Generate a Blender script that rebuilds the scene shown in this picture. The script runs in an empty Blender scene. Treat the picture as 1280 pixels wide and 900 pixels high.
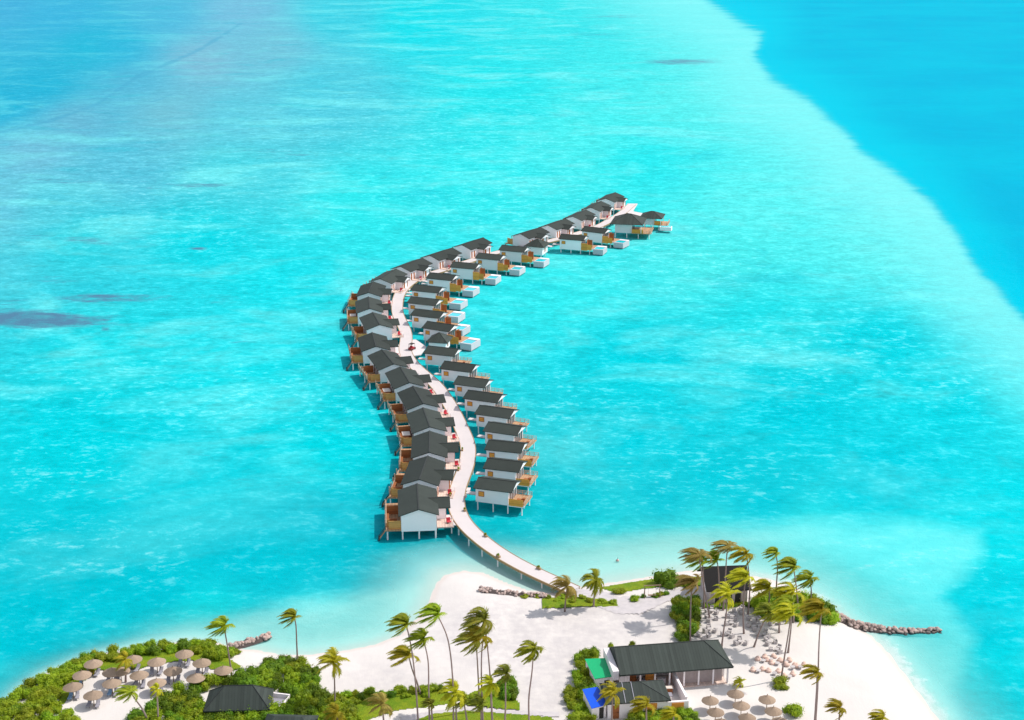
import bpy, math, random
import numpy as np
from mathutils import Vector, Matrix, Euler
random.seed(7); rng = np.random.default_rng(7)
R = math.radians
SC = bpy.context.scene
COL = SC.collection

# ------------------------------------------------------------------ camera
F, YH, H = 1800.0, -130.0, 130.0            # focal length and horizon row for a 1280 x 900 frame, camera height in metres
PITCH = math.atan((450 - YH) / F)
cd = bpy.data.cameras.new('camera'); cam = bpy.data.objects.new('camera', cd); COL.objects.link(cam)
cd.sensor_width = 36; cd.lens = 36 * F / 1280; cd.clip_start = 1; cd.clip_end = 60000
cam.location = (0, 0, H); cam.rotation_euler = (math.pi / 2 - PITCH, 0, 0)
SC.camera = cam

def ray(px, py):
    x = (px - 640) / F; y = (450 - py) / F
    return Vector((x, math.cos(PITCH) + y * math.sin(PITCH), -math.sin(PITCH) + y * math.cos(PITCH)))
def at(px, py, z=0.0):                        # where the sight line meets the level z
    d = ray(px, py); t = (z - H) / d.z
    return Vector((d.x * t, d.y * t, z))
def up(px, py, Y):                            # where the sight line meets the upright plane at distance Y
    d = ray(px, py); t = Y / d.y
    return Vector((d.x * t, Y, H + d.z * t))
def proj(x, y, z):                            # numpy: world -> photo pixels
    c, s = math.cos(PITCH), math.sin(PITCH)
    zc = y * c - (z - H) * s; v = y * s + (z - H) * c
    return 640 + F * x / zc, 450 - F * v / zc

# ------------------------------------------------------------------ light
S_AZ, S_EL = 14, 52
SUN = Vector((math.cos(R(S_EL)) * math.cos(R(S_AZ)), math.cos(R(S_EL)) * math.sin(R(S_AZ)), math.sin(R(S_EL))))
w = bpy.data.worlds.new('World'); SC.world = w; w.use_nodes = True
nt = w.node_tree; bg = nt.nodes['Background']
sky = nt.nodes.new('ShaderNodeTexSky'); sky.sky_type = 'NISHITA'; sky.sun_disc = False
sky.sun_elevation = R(S_EL); sky.sun_rotation = math.atan2(SUN.x, SUN.y)
hs_ = nt.nodes.new('ShaderNodeHueSaturation'); hs_.inputs['Saturation'].default_value = .45      # bright hazy tropical sky
nt.links.new(sky.outputs[0], hs_.inputs['Color']); nt.links.new(hs_.outputs[0], bg.inputs[0]); bg.inputs[1].default_value = 0.15
ld = bpy.data.lights.new('sun', 'SUN'); ld.energy = 2.75; ld.angle = R(0.53); ld.color = (1.0, 0.955, 0.89)
lo = bpy.data.objects.new('sun', ld); COL.objects.link(lo); lo.rotation_euler = SUN.to_track_quat('Z', 'Y').to_euler()
vs = SC.view_settings; vs.view_transform = 'Standard'; vs.look = 'None'; vs.gamma = 1; vs.exposure = 0.56
vs.use_curve_mapping = False

def s2l(c):
    c = c / 255.0
    return c / 12.92 if c <= 0.04045 else ((c + 0.055) / 1.055) ** 2.4

# ------------------------------------------------------------------ materials
class NG:
    def __init__(s, name):
        s.m = bpy.data.materials.new(name); s.m.use_nodes = True; s.t = s.m.node_tree; s.n = s.t.nodes
        s.b = s.n['Principled BSDF']; s.out = s.n['Material Output']
    def node(s, typ, **kw):
        n = s.n.new(typ)
        for k, v in kw.items(): setattr(n, k, v)
        return n
    def link(s, a, b): s.t.links.new(a, b)
    def val(s, sock, v):
        if hasattr(v, 'links') or isinstance(v, bpy.types.NodeSocket): s.link(v, sock)
        else: sock.default_value = v
    def math(s, op, a, b=0.0, c=None, clamp=False):
        n = s.node('ShaderNodeMath', operation=op, use_clamp=clamp); s.val(n.inputs[0], a); s.val(n.inputs[1], b)
        if c is not None: s.val(n.inputs[2], c)
        return n.outputs[0]
    def mix(s, f, a, b, blend='MIX'):
        n = s.node('ShaderNodeMix', data_type='RGBA', blend_type=blend); s.val(n.inputs[0], f)
        for i, v in ((6, a), (7, b)):
            if isinstance(v, tuple): n.inputs[i].default_value = (v + (1,))[:4]
            else: s.link(v, n.inputs[i])
        return n.outputs[2]
    def ramp(s, f, lo, hi):                   # smooth 0..1 between lo and hi
        n = s.node('ShaderNodeMapRange', interpolation_type='SMOOTHSTEP'); s.val(n.inputs[0], f)
        n.inputs[1].default_value = lo; n.inputs[2].default_value = hi
        return n.outputs[0]
    def co(s, kind='Object', scale=(1, 1, 1)):
        c = s.node('ShaderNodeTexCoord'); m = s.node('ShaderNodeMapping'); m.inputs['Scale'].default_value = scale
        s.link(c.outputs[kind], m.inputs[0]); return m.outputs[0]
    def wpos(s, scale=(1, 1, 1)):
        g = s.node('ShaderNodeNewGeometry'); m = s.node('ShaderNodeMapping'); m.inputs['Scale'].default_value = scale
        s.link(g.outputs['Position'], m.inputs[0]); return m.outputs[0]
    def noise(s, vec, scale, detail=3, rough=.55, dist=0.0):
        n = s.node('ShaderNodeTexNoise'); s.link(vec, n.inputs['Vector']); n.inputs['Scale'].default_value = scale
        n.inputs['Detail'].default_value = detail; n.inputs['Roughness'].default_value = rough; n.inputs['Distortion'].default_value = dist
        return n.outputs['Fac']
    def attr(s, name, out='Fac'):
        a = s.node('ShaderNodeAttribute'); a.attribute_name = name; return a.outputs[out]
    def bump(s, h, strength=.3, dist=.05):
        b = s.node('ShaderNodeBump'); s.link(h, b.inputs['Height']); b.inputs['Strength'].default_value = strength; b.inputs['Distance'].default_value = dist
        s.link(b.outputs[0], s.b.inputs['Normal'])
    def rand(s): return s.node('ShaderNodeObjectInfo').outputs['Random']

def simple(name, col, rough=.7, var=.25, scale=1.2, bump=0.0, spec=.3, metal=0.0, rnd=.12, boards=None):
    g = NG(name); v = g.wpos()
    n = g.noise(v, scale, 4, .6); n2 = g.noise(v, scale * 7, 3, .6)
    k = g.math('ADD', g.math('MULTIPLY', n, .65), g.math('MULTIPLY', n2, .35))
    f = g.math('MULTIPLY_ADD', k, 2 * var, 1 - var)
    f = g.math('MULTIPLY', f, g.math('MULTIPLY_ADD', g.rand(), rnd * 2, 1 - rnd))
    if boards:                                # boards = (axis, width): dark joints between planks, a tone per plank
        sx = g.node('ShaderNodeSeparateXYZ'); g.link(g.co('Object'), sx.inputs[0])
        u = g.math('DIVIDE', sx.outputs[boards[0]], boards[1])
        fr = g.math('FRACT', u); j = g.math('MULTIPLY', g.math('GREATER_THAN', fr, .9), .3)
        wn = g.node('ShaderNodeTexWhiteNoise', noise_dimensions='1D'); g.link(g.math('FLOOR', u), wn.inputs['W'])
        f = g.math('MULTIPLY', f, g.math('SUBTRACT', g.math('MULTIPLY_ADD', wn.outputs['Value'], .3, .85), j))
    c = g.mix(1.0, col, f, 'MULTIPLY')
    # MULTIPLY by a float socket spreads it to grey
    g.link(c, g.b.inputs['Base Color']); g.b.inputs['Roughness'].default_value = rough
    g.b.inputs['Specular IOR Level'].default_value = spec; g.b.inputs['Metallic'].default_value = metal
    if bump: g.bump(n2, bump, .05)
    return g.m

M = {}
M['white'] = simple('white_paint', (.84, .77, .77), .6, .05, .6)
M['roof'] = simple('dark_shingle', (.031, .038, .033), .8, .34, .35, .3, .2, rnd=.2)
M['roof_flat'] = simple('dark_sheeting', (.038, .047, .041), .75, .2, .5, .2, .2, boards=(0, .5))
M['ridge'] = simple('ridge_cap', (.026, .030, .028), .7, .2)
M['ochre'] = simple('ochre_boards', (.74, .29, .05), .7, .22, 1.5, .2, boards=(2, .22))
M['tanscreen'] = simple('tan_boards', (.56, .27, .08), .7, .25, 1.5, .2, boards=(2, .22))
M['brown'] = simple('brown_boards', (.33, .11, .035), .7, .25, 1.5, .2, boards=(2, .25))
M['deckwood'] = simple('deck_boards', (.46, .27, .15), .75, .2, 1.2, .2, boards=(0, .3))
M['pinkdeck'] = simple('pale_deck_boards', (.60, .45, .38), .75, .15, 1.2, .2, boards=(0, .3))
M['rail'] = simple('rail_timber', (.50, .34, .24), .7, .15)
M['darkwood'] = simple('dark_timber', (.035, .03, .028), .8, .3)
M['glass'] = simple('dark_glass', (.05, .06, .065), .12, .2, 1, 0, .6)
M['concrete'] = simple('pale_concrete', (.62, .60, .60), .8, .12, .8, .15)
M['shell'] = simple('pool_shell', (.50, .47, .49), .7, .08, .8)
M['jetty'] = simple('pale_boardwalk', (.58, .525, .515), .8, .10, .35, .1)
M['jettyedge'] = simple('edge_timber', (.36, .24, .12), .8, .25, .6)
M['poolwater'] = simple('pool_water', (.0, .50, .56), .12, .08, .8, .1, .5)
M['red'] = simple('red_fabric', (.52, .04, .06), .7, .1)
M['cream'] = simple('cream_cushion', (.80, .70, .62), .8, .06)
M['thatch'] = simple('dry_thatch', (.30, .22, .16), .95, .30, 2.2, .6, .1)
M['pole'] = simple('pole_timber', (.28, .19, .13), .8, .2)
M['bluepad'] = simple('blue_grey_cushion', (.20, .33, .50), .8, .12)
M['greypad'] = simple('grey_sling', (.30, .29, .33), .8, .12)
M['wicker'] = simple('grey_wicker', (.46, .42, .41), .85, .25, 4, .4)
M['peach'] = simple('peach_canvas', (.66, .46, .38), .85, .12)
M['greenpaint'] = simple('green_sheeting', (.0, .35, .13), .5, .08)
M['bluepaint'] = simple('blue_sheeting', (.0, .075, .62), .5, .08)
M['stonewall'] = simple('pinkish_stone', (.40, .33, .32), .85, .3, 1.8, .4)
M['greywall'] = simple('weathered_wall', (.62, .50, .49), .85, .2, .8, .2, boards=(0, .5))
M['blackroof'] = simple('black_thatch', (.014, .013, .013), .95, .3, 1.2, .5)
M['trunk'] = simple('palm_bark', (.27, .20, .18), .9, .25, 2.0, .4)
M['stem'] = simple('shrub_wood', (.14, .10, .06), .9, .25)
M['rubber'] = simple('rubber', (.02, .02, .02), .8, .1)
M['orange'] = simple('faded_paint', (.50, .36, .33), .6, .1)

def leaf(name, a, b, c, rough=.55, trans=.42, sc=.9):
    g = NG(name); v = g.wpos()
    n = g.noise(v, sc, 3, .6); n2 = g.noise(v, 6.0, 2, .6)
    col = g.mix(g.ramp(n, .35, .66), a, b)
    col = g.mix(g.math('MULTIPLY', g.ramp(n2, .55, .75), .6), col, c)
    hs = g.node('ShaderNodeHueSaturation'); g.link(col, hs.inputs['Color'])
    g.link(g.math('MULTIPLY_ADD', g.rand(), .04, .48), hs.inputs['Hue']); g.link(g.math('MULTIPLY_ADD', g.rand(), .5, .78), hs.inputs['Value'])
    col = hs.outputs[0]
    g.link(col, g.b.inputs['Base Color']); g.b.inputs['Roughness'].default_value = rough; g.b.inputs['Specular IOR Level'].default_value = .25
    tr = g.node('ShaderNodeBsdfTranslucent'); g.link(col, tr.inputs[0]); mx = g.node('ShaderNodeMixShader'); mx.inputs[0].default_value = trans
    g.link(g.b.outputs[0], mx.inputs[1]); g.link(tr.outputs[0], mx.inputs[2]); g.link(mx.outputs[0], g.out.inputs[0])
    return g.m
M['shrub'] = leaf('shrub_leaves', (.18, .28, .010), (.30, .38, .010), (.46, .46, .02), trans=.40)
M['shrubdark'] = leaf('dark_shrub_leaves', (.09, .175, .010), (.17, .28, .010), (.30, .36, .015))
M['shrubyellow'] = leaf('yellow_shrub_leaves', (.23, .33, .010), (.34, .42, .02), (.50, .46, .03))
M['palmgreen'] = leaf('palm_leaf_green', (.24, .31, .015), (.38, .42, .02), (.54, .50, .03))
M['palmyellow'] = leaf('palm_leaf_yellow', (.36, .35, .015), (.50, .43, .02), (.62, .50, .04))
M['palmbrown'] = leaf('palm_leaf_brown', (.34, .28, .05), (.46, .36, .09), (.55, .42, .18))
M['palmdark'] = leaf('palm_leaf_dark', (.18, .20, .02), (.30, .28, .03), (.46, .40, .05))

def mat_rock():
    g = NG('reddish_rock'); v = g.co('Object'); n = g.noise(v, 1.5, 4, .65)
    c = g.mix(g.rand(), (.46, .31, .26), (.22, .17, .16)); c = g.mix(g.ramp(n, .4, .7), c, (.50, .40, .35))
    sx = g.node('ShaderNodeSeparateXYZ'); g.link(g.wpos(), sx.inputs[0])
    c = g.mix(g.ramp(sx.outputs[2], .50, .15), c, (.035, .04, .04))      # wet, weedy waterline, carried higher as painted shade in the crevices
    g.link(c, g.b.inputs['Base Color']); g.b.inputs['Roughness'].default_value = .85; g.bump(n, .6, .15); return g.m
M['rock'] = mat_rock()

def mat_sand():
    g = NG('coral_sand'); v = g.wpos()
    n1 = g.noise(v, .06, 4, .6, .5); n2 = g.noise(v, .5, 4, .6); n3 = g.noise(v, 5.0, 3, .6)
    c = g.mix(g.ramp(n1, .35, .7), (.635, .59, .555), (.59, .545, .515))
    c = g.mix(g.math('MULTIPLY', g.attr('trodden'), g.ramp(n2, .15, .75)), c, (.46, .425, .42))
    c = g.mix(g.math('MULTIPLY', g.ramp(n3, .5, .8), .25), c, (.47, .43, .42))
    wet = g.ramp(g.attr('height'), .34, .06)
    c = g.mix(g.math('MULTIPLY', wet, .7), c, (.56, .485, .44))
    c = g.mix(g.ramp(g.attr('height'), -.02, -.25), c, (.64, .66, .62))
    g.link(c, g.b.inputs['Base Color']); g.b.inputs['Roughness'].default_value = .9; g.b.inputs['Specular IOR Level'].default_value = .15
    tr = g.noise(g.wpos((1, .35, 1)), .9, 4, .7)
    g.bump(g.math('ADD', g.math('MULTIPLY', n3, .35), tr), .30, .16); return g.m
M['sand'] = mat_sand()

def mat_path():
    g = NG('raked_path_sand'); v = g.wpos(); n = g.noise(v, .8, 4, .6)
    c = g.mix(g.ramp(n, .3, .7), (.52, .475, .475), (.45, .415, .42))
    g.link(c, g.b.inputs['Base Color']); g.b.inputs['Roughness'].default_value = .9; g.bump(n, .3, .05); return g.m
M['path'] = mat_path()

def mat_lawn():
    g = NG('lawn_grass'); v = g.wpos(); n = g.noise(v, .35, 4, .6); n2 = g.noise(v, 4, 3, .7)
    c = g.mix(g.ramp(n, .35, .65), (.13, .22, .012), (.22, .27, .015))
    c = g.mix(g.math('MULTIPLY', g.ramp(n2, .45, .75), .6), c, (.06, .12, .01))
    g.link(c, g.b.inputs['Base Color']); g.b.inputs['Roughness'].default_value = .9; g.b.inputs['Specular IOR Level'].default_value = .1; g.bump(n2, .8, .3); return g.m
M['lawn'] = mat_lawn()

def mat_water():
    g = NG('lagoon_water')
    base = g.attr('lagoon', 'Color')
    v = g.wpos()
    big = g.noise(g.wpos((.6, 1, 1)), .030, 5, .62, .6)
    mid = g.noise(g.wpos((.75, 1, 1)), .16, 5, .66, .4)
    fine = g.noise(g.wpos((.7, 1, 1)), .60, 4, .68, .3)
    # lagoon floor seen through the water: pale sand streaks and weedier streaks
    stk = g.noise(g.wpos((.75, 1, 1)), .014, 6, .62, .5)
    pale = g.math('MULTIPLY', g.math('MAXIMUM', g.math('MULTIPLY', g.ramp(big, .50, .72), .7), g.ramp(stk, .50, .68)), g.attr('clear'))
    c = g.mix(g.math('MULTIPLY', pale, .55), base, (.13, .555, .55))
    weed = g.math('MULTIPLY', g.ramp(big, .46, .28), .35)
    c = g.mix(weed, c, (.0, .31, .38))
    f = g.math('ADD', g.math('MULTIPLY', mid, .50), g.math('MULTIPLY', fine, .50))
    k = g.math('MULTIPLY_ADD', g.math('SUBTRACT', f, .5), g.math('MULTIPLY_ADD', g.attr('clear'), 1.35, .35), 1.0)
    c = g.mix(1.0, c, k, 'MULTIPLY')
    shl = g.math('ADD', g.attr('shoal'), g.math('MULTIPLY', g.math('SUBTRACT', g.noise(g.wpos((.6, 1, 1)), .09, 5, .65), .5), 26.0))
    c = g.mix(g.math('MULTIPLY', g.ramp(shl, -10, 22), g.math('MULTIPLY_ADD', mid, .7, .38)), c, g.attr('shoalcol', 'Color'))
    # thin pale ripple glints painted into the colour of the shallow lagoon
    gl = g.math('MULTIPLY', g.ramp(f, .52, .66), g.attr('ripple'))
    c = g.mix(gl, c, (.26, .58, .58))
    # weed beds
    pert = g.math('MULTIPLY', g.math('SUBTRACT', g.noise(g.wpos((.4, 1, 1)), .13, 6, .75), .5), 2.2)
    pert2 = g.math('SUBTRACT', g.noise(g.wpos((.35, 1, 1)), .022, 6, .72), .5)
    reef = g.ramp(g.math('ADD', g.attr('reef'), g.math('MULTIPLY_ADD', pert2, 1.2, pert)), .30, .95)
    c = g.mix(g.math('MULTIPLY', reef, g.math('MULTIPLY_ADD', g.ramp(mid, .32, .56), .4, .58)), c, (.06, .15, .235))
    tr = g.ramp(g.math('ADD', g.attr('track'), g.math('MULTIPLY_ADD', pert2, 2.2, g.math('MULTIPLY', pert, .4))), .35, 1.0)
    c = g.mix(g.math('MULTIPLY', tr, .45), c, (.04, .24, .36))
    # drop into the deep channel
    pc = g.math('ADD', g.attr('channel'), g.math('MULTIPLY_ADD', pert2, 26.0, g.math('MULTIPLY', pert, 5.0)))
    ch = g.ramp(pc, -9, 12)
    nd = g.noise(g.wpos((.6, 1, 1)), .012, 4, .6, .5)
    deep = g.mix(g.ramp(nd, .3, .7), (.0, .305, .45), (.0, .345, .47))
    deep = g.mix(1.0, deep, g.math('MULTIPLY_ADD', g.math('SUBTRACT', mid, .5), .16, 1.0), 'MULTIPLY')
    rim = g.math('MULTIPLY', g.ramp(pc, -125, -12), g.ramp(pc, 6, -4)); c = g.mix(g.math('MULTIPLY', rim, .62), c, (.17, .565, .555))
    c = g.mix(ch, c, deep)
    rim2 = g.math('MULTIPLY', g.ramp(pc, 0, 8), g.ramp(pc, 75, 8)); c = g.mix(g.math('MULTIPLY', rim2, .55), c, (.0, .44, .535))
    # foam along the beach
    dep = g.attr('depth')
    wob = g.math('MULTIPLY', g.math('SUBTRACT', g.noise(v, .35, 4, .65), .5), .5)
    dd = g.math('ADD', dep, wob)
    foam = g.math('MULTIPLY', g.math('MULTIPLY', g.ramp(dd, -.06, .02), g.ramp(dd, .16, .04)), g.attr('surf'))
    g.n.remove(g.b)
    df = g.node('ShaderNodeBsdfDiffuse'); g.link(c, df.inputs[0])
    gs = g.node('ShaderNodeBsdfGlossy'); gs.inputs['Roughness'].default_value = .25; gs.inputs[0].default_value = (1, 1, 1, 1)
    fr = g.node('ShaderNodeFresnel'); fr.inputs[0].default_value = 1.33
    body = g.node('ShaderNodeMixShader'); g.link(g.math('MULTIPLY', fr.outputs[0], .022), body.inputs[0]); g.link(df.outputs[0], body.inputs[1]); g.link(gs.outputs[0], body.inputs[2])
    wv = g.math('ADD', g.math('MULTIPLY', g.noise(g.wpos((.5, 1, 1)), .8, 3, .6), .7), g.math('MULTIPLY', g.noise(v, 2.4, 2, .6), .3))
    bp = g.node('ShaderNodeBump'); g.link(wv, bp.inputs['Height']); bp.inputs['Strength'].default_value = .6; bp.inputs['Distance'].default_value = .5
    for q in (df, gs, fr): g.link(bp.outputs[0], q.inputs['Normal'])
    tb = g.node('ShaderNodeBsdfTransparent'); tb.inputs[0].default_value = (.80, 1, .99, 1)
    mx = g.node('ShaderNodeMixShader')
    op = g.math('SUBTRACT', 1.0, g.math('POWER', 2.718, g.math('MULTIPLY', g.math('MAXIMUM', dep, 0.0), -1.9)))
    g.link(op, mx.inputs[0]); g.link(tb.outputs[0], mx.inputs[1]); g.link(body.outputs[0], mx.inputs[2])
    fm = g.node('ShaderNodeBsdfDiffuse'); fm.inputs[0].default_value = (.82, .84, .84, 1)
    m2 = g.node('ShaderNodeMixShader'); g.link(g.math('MULTIPLY', foam, .33), m2.inputs[0]); g.link(mx.outputs[0], m2.inputs[1]); g.link(fm.outputs[0], m2.inputs[2])
    g.link(m2.outputs[0], g.out.inputs[0]); return g.m
M['water'] = mat_water()

# ------------------------------------------------------------------ mesh helpers
class MB:
    def __init__(s): s.v = []; s.f = []; s.sm = False
    def add(s, vs, fs):
        o = len(s.v); s.v += [tuple(p) for p in vs]; s.f += [tuple(i + o for i in f) for f in fs]; return s
    def box(s, x0, x1, y0, y1, z0, z1):
        return s.add([(x0, y0, z0), (x1, y0, z0), (x1, y1, z0), (x0, y1, z0), (x0, y0, z1), (x1, y0, z1), (x1, y1, z1), (x0, y1, z1)],
                     [(3, 2, 1, 0), (4, 5, 6, 7), (0, 1, 5, 4), (1, 2, 6, 5), (2, 3, 7, 6), (3, 0, 4, 7)])
    def prism(s, prof, a0, a1, axis):          # profile of (u, z) pulled along axis 'x' or 'y'
        n = len(prof); P = lambda a, u, z: (a, u, z) if axis == 'x' else (u, a, z)
        vs = [P(a0, u, z) for u, z in prof] + [P(a1, u, z) for u, z in prof]
        fs = [tuple(range(n)), tuple(range(2 * n - 1, n - 1, -1))] + [(i, i + n, (i + 1) % n + n, (i + 1) % n) for i in range(n)]
        return s.add(vs, fs)
    def slab(s, poly, z0, z1):
        n = len(poly); vs = [(x, y, z0) for x, y in poly] + [(x, y, z1) for x, y in poly]
        return s.add(vs, [tuple(range(n - 1, -1, -1)), tuple(range(n, 2 * n))] + [(i, (i + 1) % n, (i + 1) % n + n, i + n) for i in range(n)])
    def tube(s, pts, rads, n=7, cap=True):
        pts = [Vector(p) for p in pts]; o = len(s.v); rings = []
        for i, p in enumerate(pts):
            t = (pts[min(i + 1, len(pts) - 1)] - pts[max(i - 1, 0)]).normalized()
            a = t.cross(Vector((0, 1, 0)) if abs(t.y) < .9 else Vector((1, 0, 0))).normalized(); b = t.cross(a)
            rings.append(len(s.v))
            for k in range(n):
                th = 2 * math.pi * k / n; s.v.append(tuple(p + (a * math.cos(th) + b * math.sin(th)) * rads[i]))
        for i in range(len(pts) - 1):
            for k in range(n):
                s.f.append((rings[i] + k, rings[i] + (k + 1) % n, rings[i + 1] + (k + 1) % n, rings[i + 1] + k))
        if cap:
            s.f.append(tuple(rings[0] + k for k in range(n - 1, -1, -1))); s.f.append(tuple(rings[-1] + k for k in range(n)))
        return s
    def lathe(s, prof, n=20, cx=0, cy=0, jit=0):
        o = len(s.v)
        for r, z in prof:
            for k in range(n):
                th = 2 * math.pi * k / n; rr = r * (1 + (random.random() - .5) * jit); s.v.append((cx + rr * math.cos(th), cy + rr * math.sin(th), z + (random.random() - .5) * jit * .4 * (r > .05)))
        for i in range(len(prof) - 1):
            for k in range(n): s.f.append((o + i * n + k, o + i * n + (k + 1) % n, o + (i + 1) * n + (k + 1) % n, o + (i + 1) * n + k))
        return s
    def mesh(s, name, mat):
        me = bpy.data.meshes.new(name); me.from_pydata(s.v, [], s.f); me.materials.append(mat)
        import bmesh as B
        b = B.new(); b.from_mesh(me); B.ops.recalc_face_normals(b, faces=b.faces); b.to_mesh(me); b.free()
        if s.sm: me.polygons.foreach_set('use_smooth', [True] * len(me.polygons))
        me.update(); return me
    def build(s, name, mat, parent=None, loc=(0, 0, 0), rz=0):
        o = bpy.data.objects.new(name, s.mesh(name, mat)); COL.objects.link(o)
        if parent: o.parent = parent
        o.location = loc; o.rotation_euler = (0, 0, rz); return o

def tag(o, label=None, cat=None, group=None, kind=None):
    if label: o['label'] = label
    if cat: o['category'] = cat
    if group: o['group'] = group
    if kind: o['kind'] = kind
    return o
def empty(name, loc=(0, 0, 0), rz=0):
    o = bpy.data.objects.new(name, None); COL.objects.link(o); o.location = loc; o.rotation_euler = (0, 0, rz); o.empty_display_size = .3; return o
KIDS = {}
def kids(o):
    return [c for c in COL.objects if c.parent == o] if o.name not in KIDS else KIDS[o.name]
def copy_tree(o, parent=None):
    c = o.copy(); COL.objects.link(c); c.parent = parent
    for ch in kids(o): copy_tree(ch, c)
    return c
def freeze(o):                                 # remember a prototype's children so that copying is quick
    KIDS[o.name] = [c for c in COL.objects if c.parent == o]
    for c in KIDS[o.name]: freeze(c)
def inst(name, me, loc, rz=0, sc=(1, 1, 1), parent=None):
    o = bpy.data.objects.new(name, me); COL.objects.link(o); o.location = loc; o.rotation_euler = (0, 0, rz); o.scale = sc
    if parent: o.parent = parent
    return o
ORD = 'first second third fourth fifth sixth seventh eighth ninth tenth eleventh twelfth thirteenth fourteenth fifteenth sixteenth seventeenth eighteenth nineteenth twentieth'.split()

# ------------------------------------------------------------------ terrain and water
shore_px = [(0, 884), (30, 858), (55, 842), (110, 821), (170, 809), (230, 802), (272, 804), (294, 811), (318, 813), (350, 819), (385, 819), (430, 814), (470, 806),
            (503, 793), (525, 770), (539, 749), (545, 731), (557, 719), (578, 714), (603, 717), (628, 728), (656, 738), (700, 743), (722, 735), (748, 731), (778, 727), (815, 721),
            (850, 715), (885, 713), (920, 717), (960, 724), (1000, 738), (1035, 759), (1058, 778), (1088, 795), (1110, 817), (1132, 846), (1160, 883), (1185, 918)]
SH = [tuple(at(x, y, 0).xy) for x, y in shore_px]
SH = np.array(SH + [(96, 130), (70, 20), (-170, 20), (-150, 150), (-112, 190)])

def inside(P, poly):
    x, y = P[:, 0], P[:, 1]; r = np.zeros(len(P), bool); n = len(poly)
    for i in range(n):
        x1, y1 = poly[i]; x2, y2 = poly[(i + 1) % n]
        if y1 == y2: continue
        c = ((y1 > y) != (y2 > y)) & (x < (x2 - x1) * (y - y1) / (y2 - y1) + x1); r ^= c
    return r
def pdist(P, pts, closed=True):
    d = np.full(len(P), 1e9); n = len(pts)
    for i in range(n if closed else n - 1):
        a = np.array(pts[i]); b = np.array(pts[(i + 1) % n]); ab = b - a
        t = np.clip(((P - a) @ ab) / max(ab @ ab, 1e-9), 0, 1)
        d = np.minimum(d, np.hypot(*(P - a - t[:, None] * ab).T))
    return d
# how gently the bottom falls away, from places along the shore
slope_pts = [((0, 850), .17), ((100, 790), .15), ((230, 770), .075), ((350, 790), .055), ((450, 770), .055), ((520, 735), .045), ((570, 715), .028), ((630, 718), .024), ((680, 725), .028), ((720, 690), .03),
             ((800, 690), .03), ((880, 680), .035), ((960, 690), .05), ((1040, 730), .05), ((1120, 770), .06), ((1120, 820), .055), ((1180, 880), .06)]
SLP = np.array([(*at(*p, 0).xy, s) for p, s in slope_pts])
def terrain(P):
    P = np.atleast_2d(np.asarray(P, float)); d = pdist(P, SH); ins = inside(P, SH)
    wgt = 1 / (np.hypot(P[:, None, 0] - SLP[None, :, 0], P[:, None, 1] - SLP[None, :, 1]) ** 3 + 1); sl = (wgt * SLP[None, :, 2]).sum(1) / wgt.sum(1)
    t = np.clip(d / 11, 0, 1); zi = 1.25 * (1 - (1 - t) ** 2)
    zo = -np.minimum(3.2, sl * d + np.clip(d - 14, 0, None) * .06)
    return np.where(ins, zi, zo)
def gz(x, y): return float(terrain([(x, y)])[0])

PY = np.concatenate([np.arange(985, 560, -3.0), np.arange(560, 0, -2.0), [-1]])
dep_ = PITCH - np.arctan((450 - PY) / F)
Yv = np.concatenate([[20, 60, 110, 150], H / np.tan(dep_), [2300, 3200, 5000, 9000, 16000, 30000]])
Tv = np.concatenate([[-7, -4, -2, -1.2, -.8, -.6, -.5], np.linspace(-.42, .42, 300), [.5, .6, .8, 1.2, 2, 4, 7]])
def sheet(name, mat, X, Y, Z, rows, cols):
    me = bpy.data.meshes.new(name); n = rows * cols
    me.vertices.add(n); me.vertices.foreach_set('co', np.stack([X, Y, Z], 1).astype(np.float32).ravel())
    i = np.arange(rows - 1)[:, None] * cols + np.arange(cols - 1)[None, :]; i = i.ravel()
    q = np.stack([i, i + 1, i + cols + 1, i + cols], 1).astype(np.int32)
    me.loops.add(q.size); me.loops.foreach_set('vertex_index', q.ravel())
    me.polygons.add(len(q)); me.polygons.foreach_set('loop_start', np.arange(0, q.size, 4, dtype=np.int32)); me.polygons.foreach_set('use_smooth', np.ones(len(q), bool))
    me.update(calc_edges=True); me.materials.append(mat)
    o = bpy.data.objects.new(name, me); COL.objects.link(o); return o
def fattr(o, name, a):
    at_ = o.data.attributes.new(name, 'FLOAT', 'POINT'); at_.data.foreach_set('value', np.asarray(a, np.float32))

# sand: one sheet, fine over the island, running out under the sea to the horizon
Xs = np.concatenate([[-30000, -6000, -1500, -500, -250, -170], np.arange(-125, 126, .9), [170, 250, 500, 1500, 6000, 30000]])
Ys = np.concatenate([[-300, 0, 60, 110, 150, 175], np.arange(190, 335, .9), [350, 380, 450, 700, 1500, 4000, 9000, 30000]])
gx, gy = np.meshgrid(Xs, Ys); P = np.stack([gx.ravel(), gy.ravel()], 1); Z = terrain(P)
amp = np.clip(Z / 1.2, 0, 1)
rel = np.zeros(len(P))
for k in range(14):                            # low humps of wind-blown and trodden sand
    a = rng.uniform(0, 6.28); f = rng.uniform(.12, .9); rel += np.sin((P[:, 0] * math.cos(a) + P[:, 1] * math.sin(a)) * f + rng.uniform(0, 6)) * .028 / f ** .5
near = (np.abs(P[:, 0]) < 130) & (P[:, 1] > 185) & (P[:, 1] < 340)
Zr = Z + rel * amp * near * .6
sand = sheet('ground', M['sand'], P[:, 0], P[:, 1], Zr, len(Ys), len(Xs)); tag(sand, kind='structure')
fattr(sand, 'height', Z)
qx, qy = proj(P[:, 0], np.maximum(P[:, 1], 60), Z)
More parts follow.
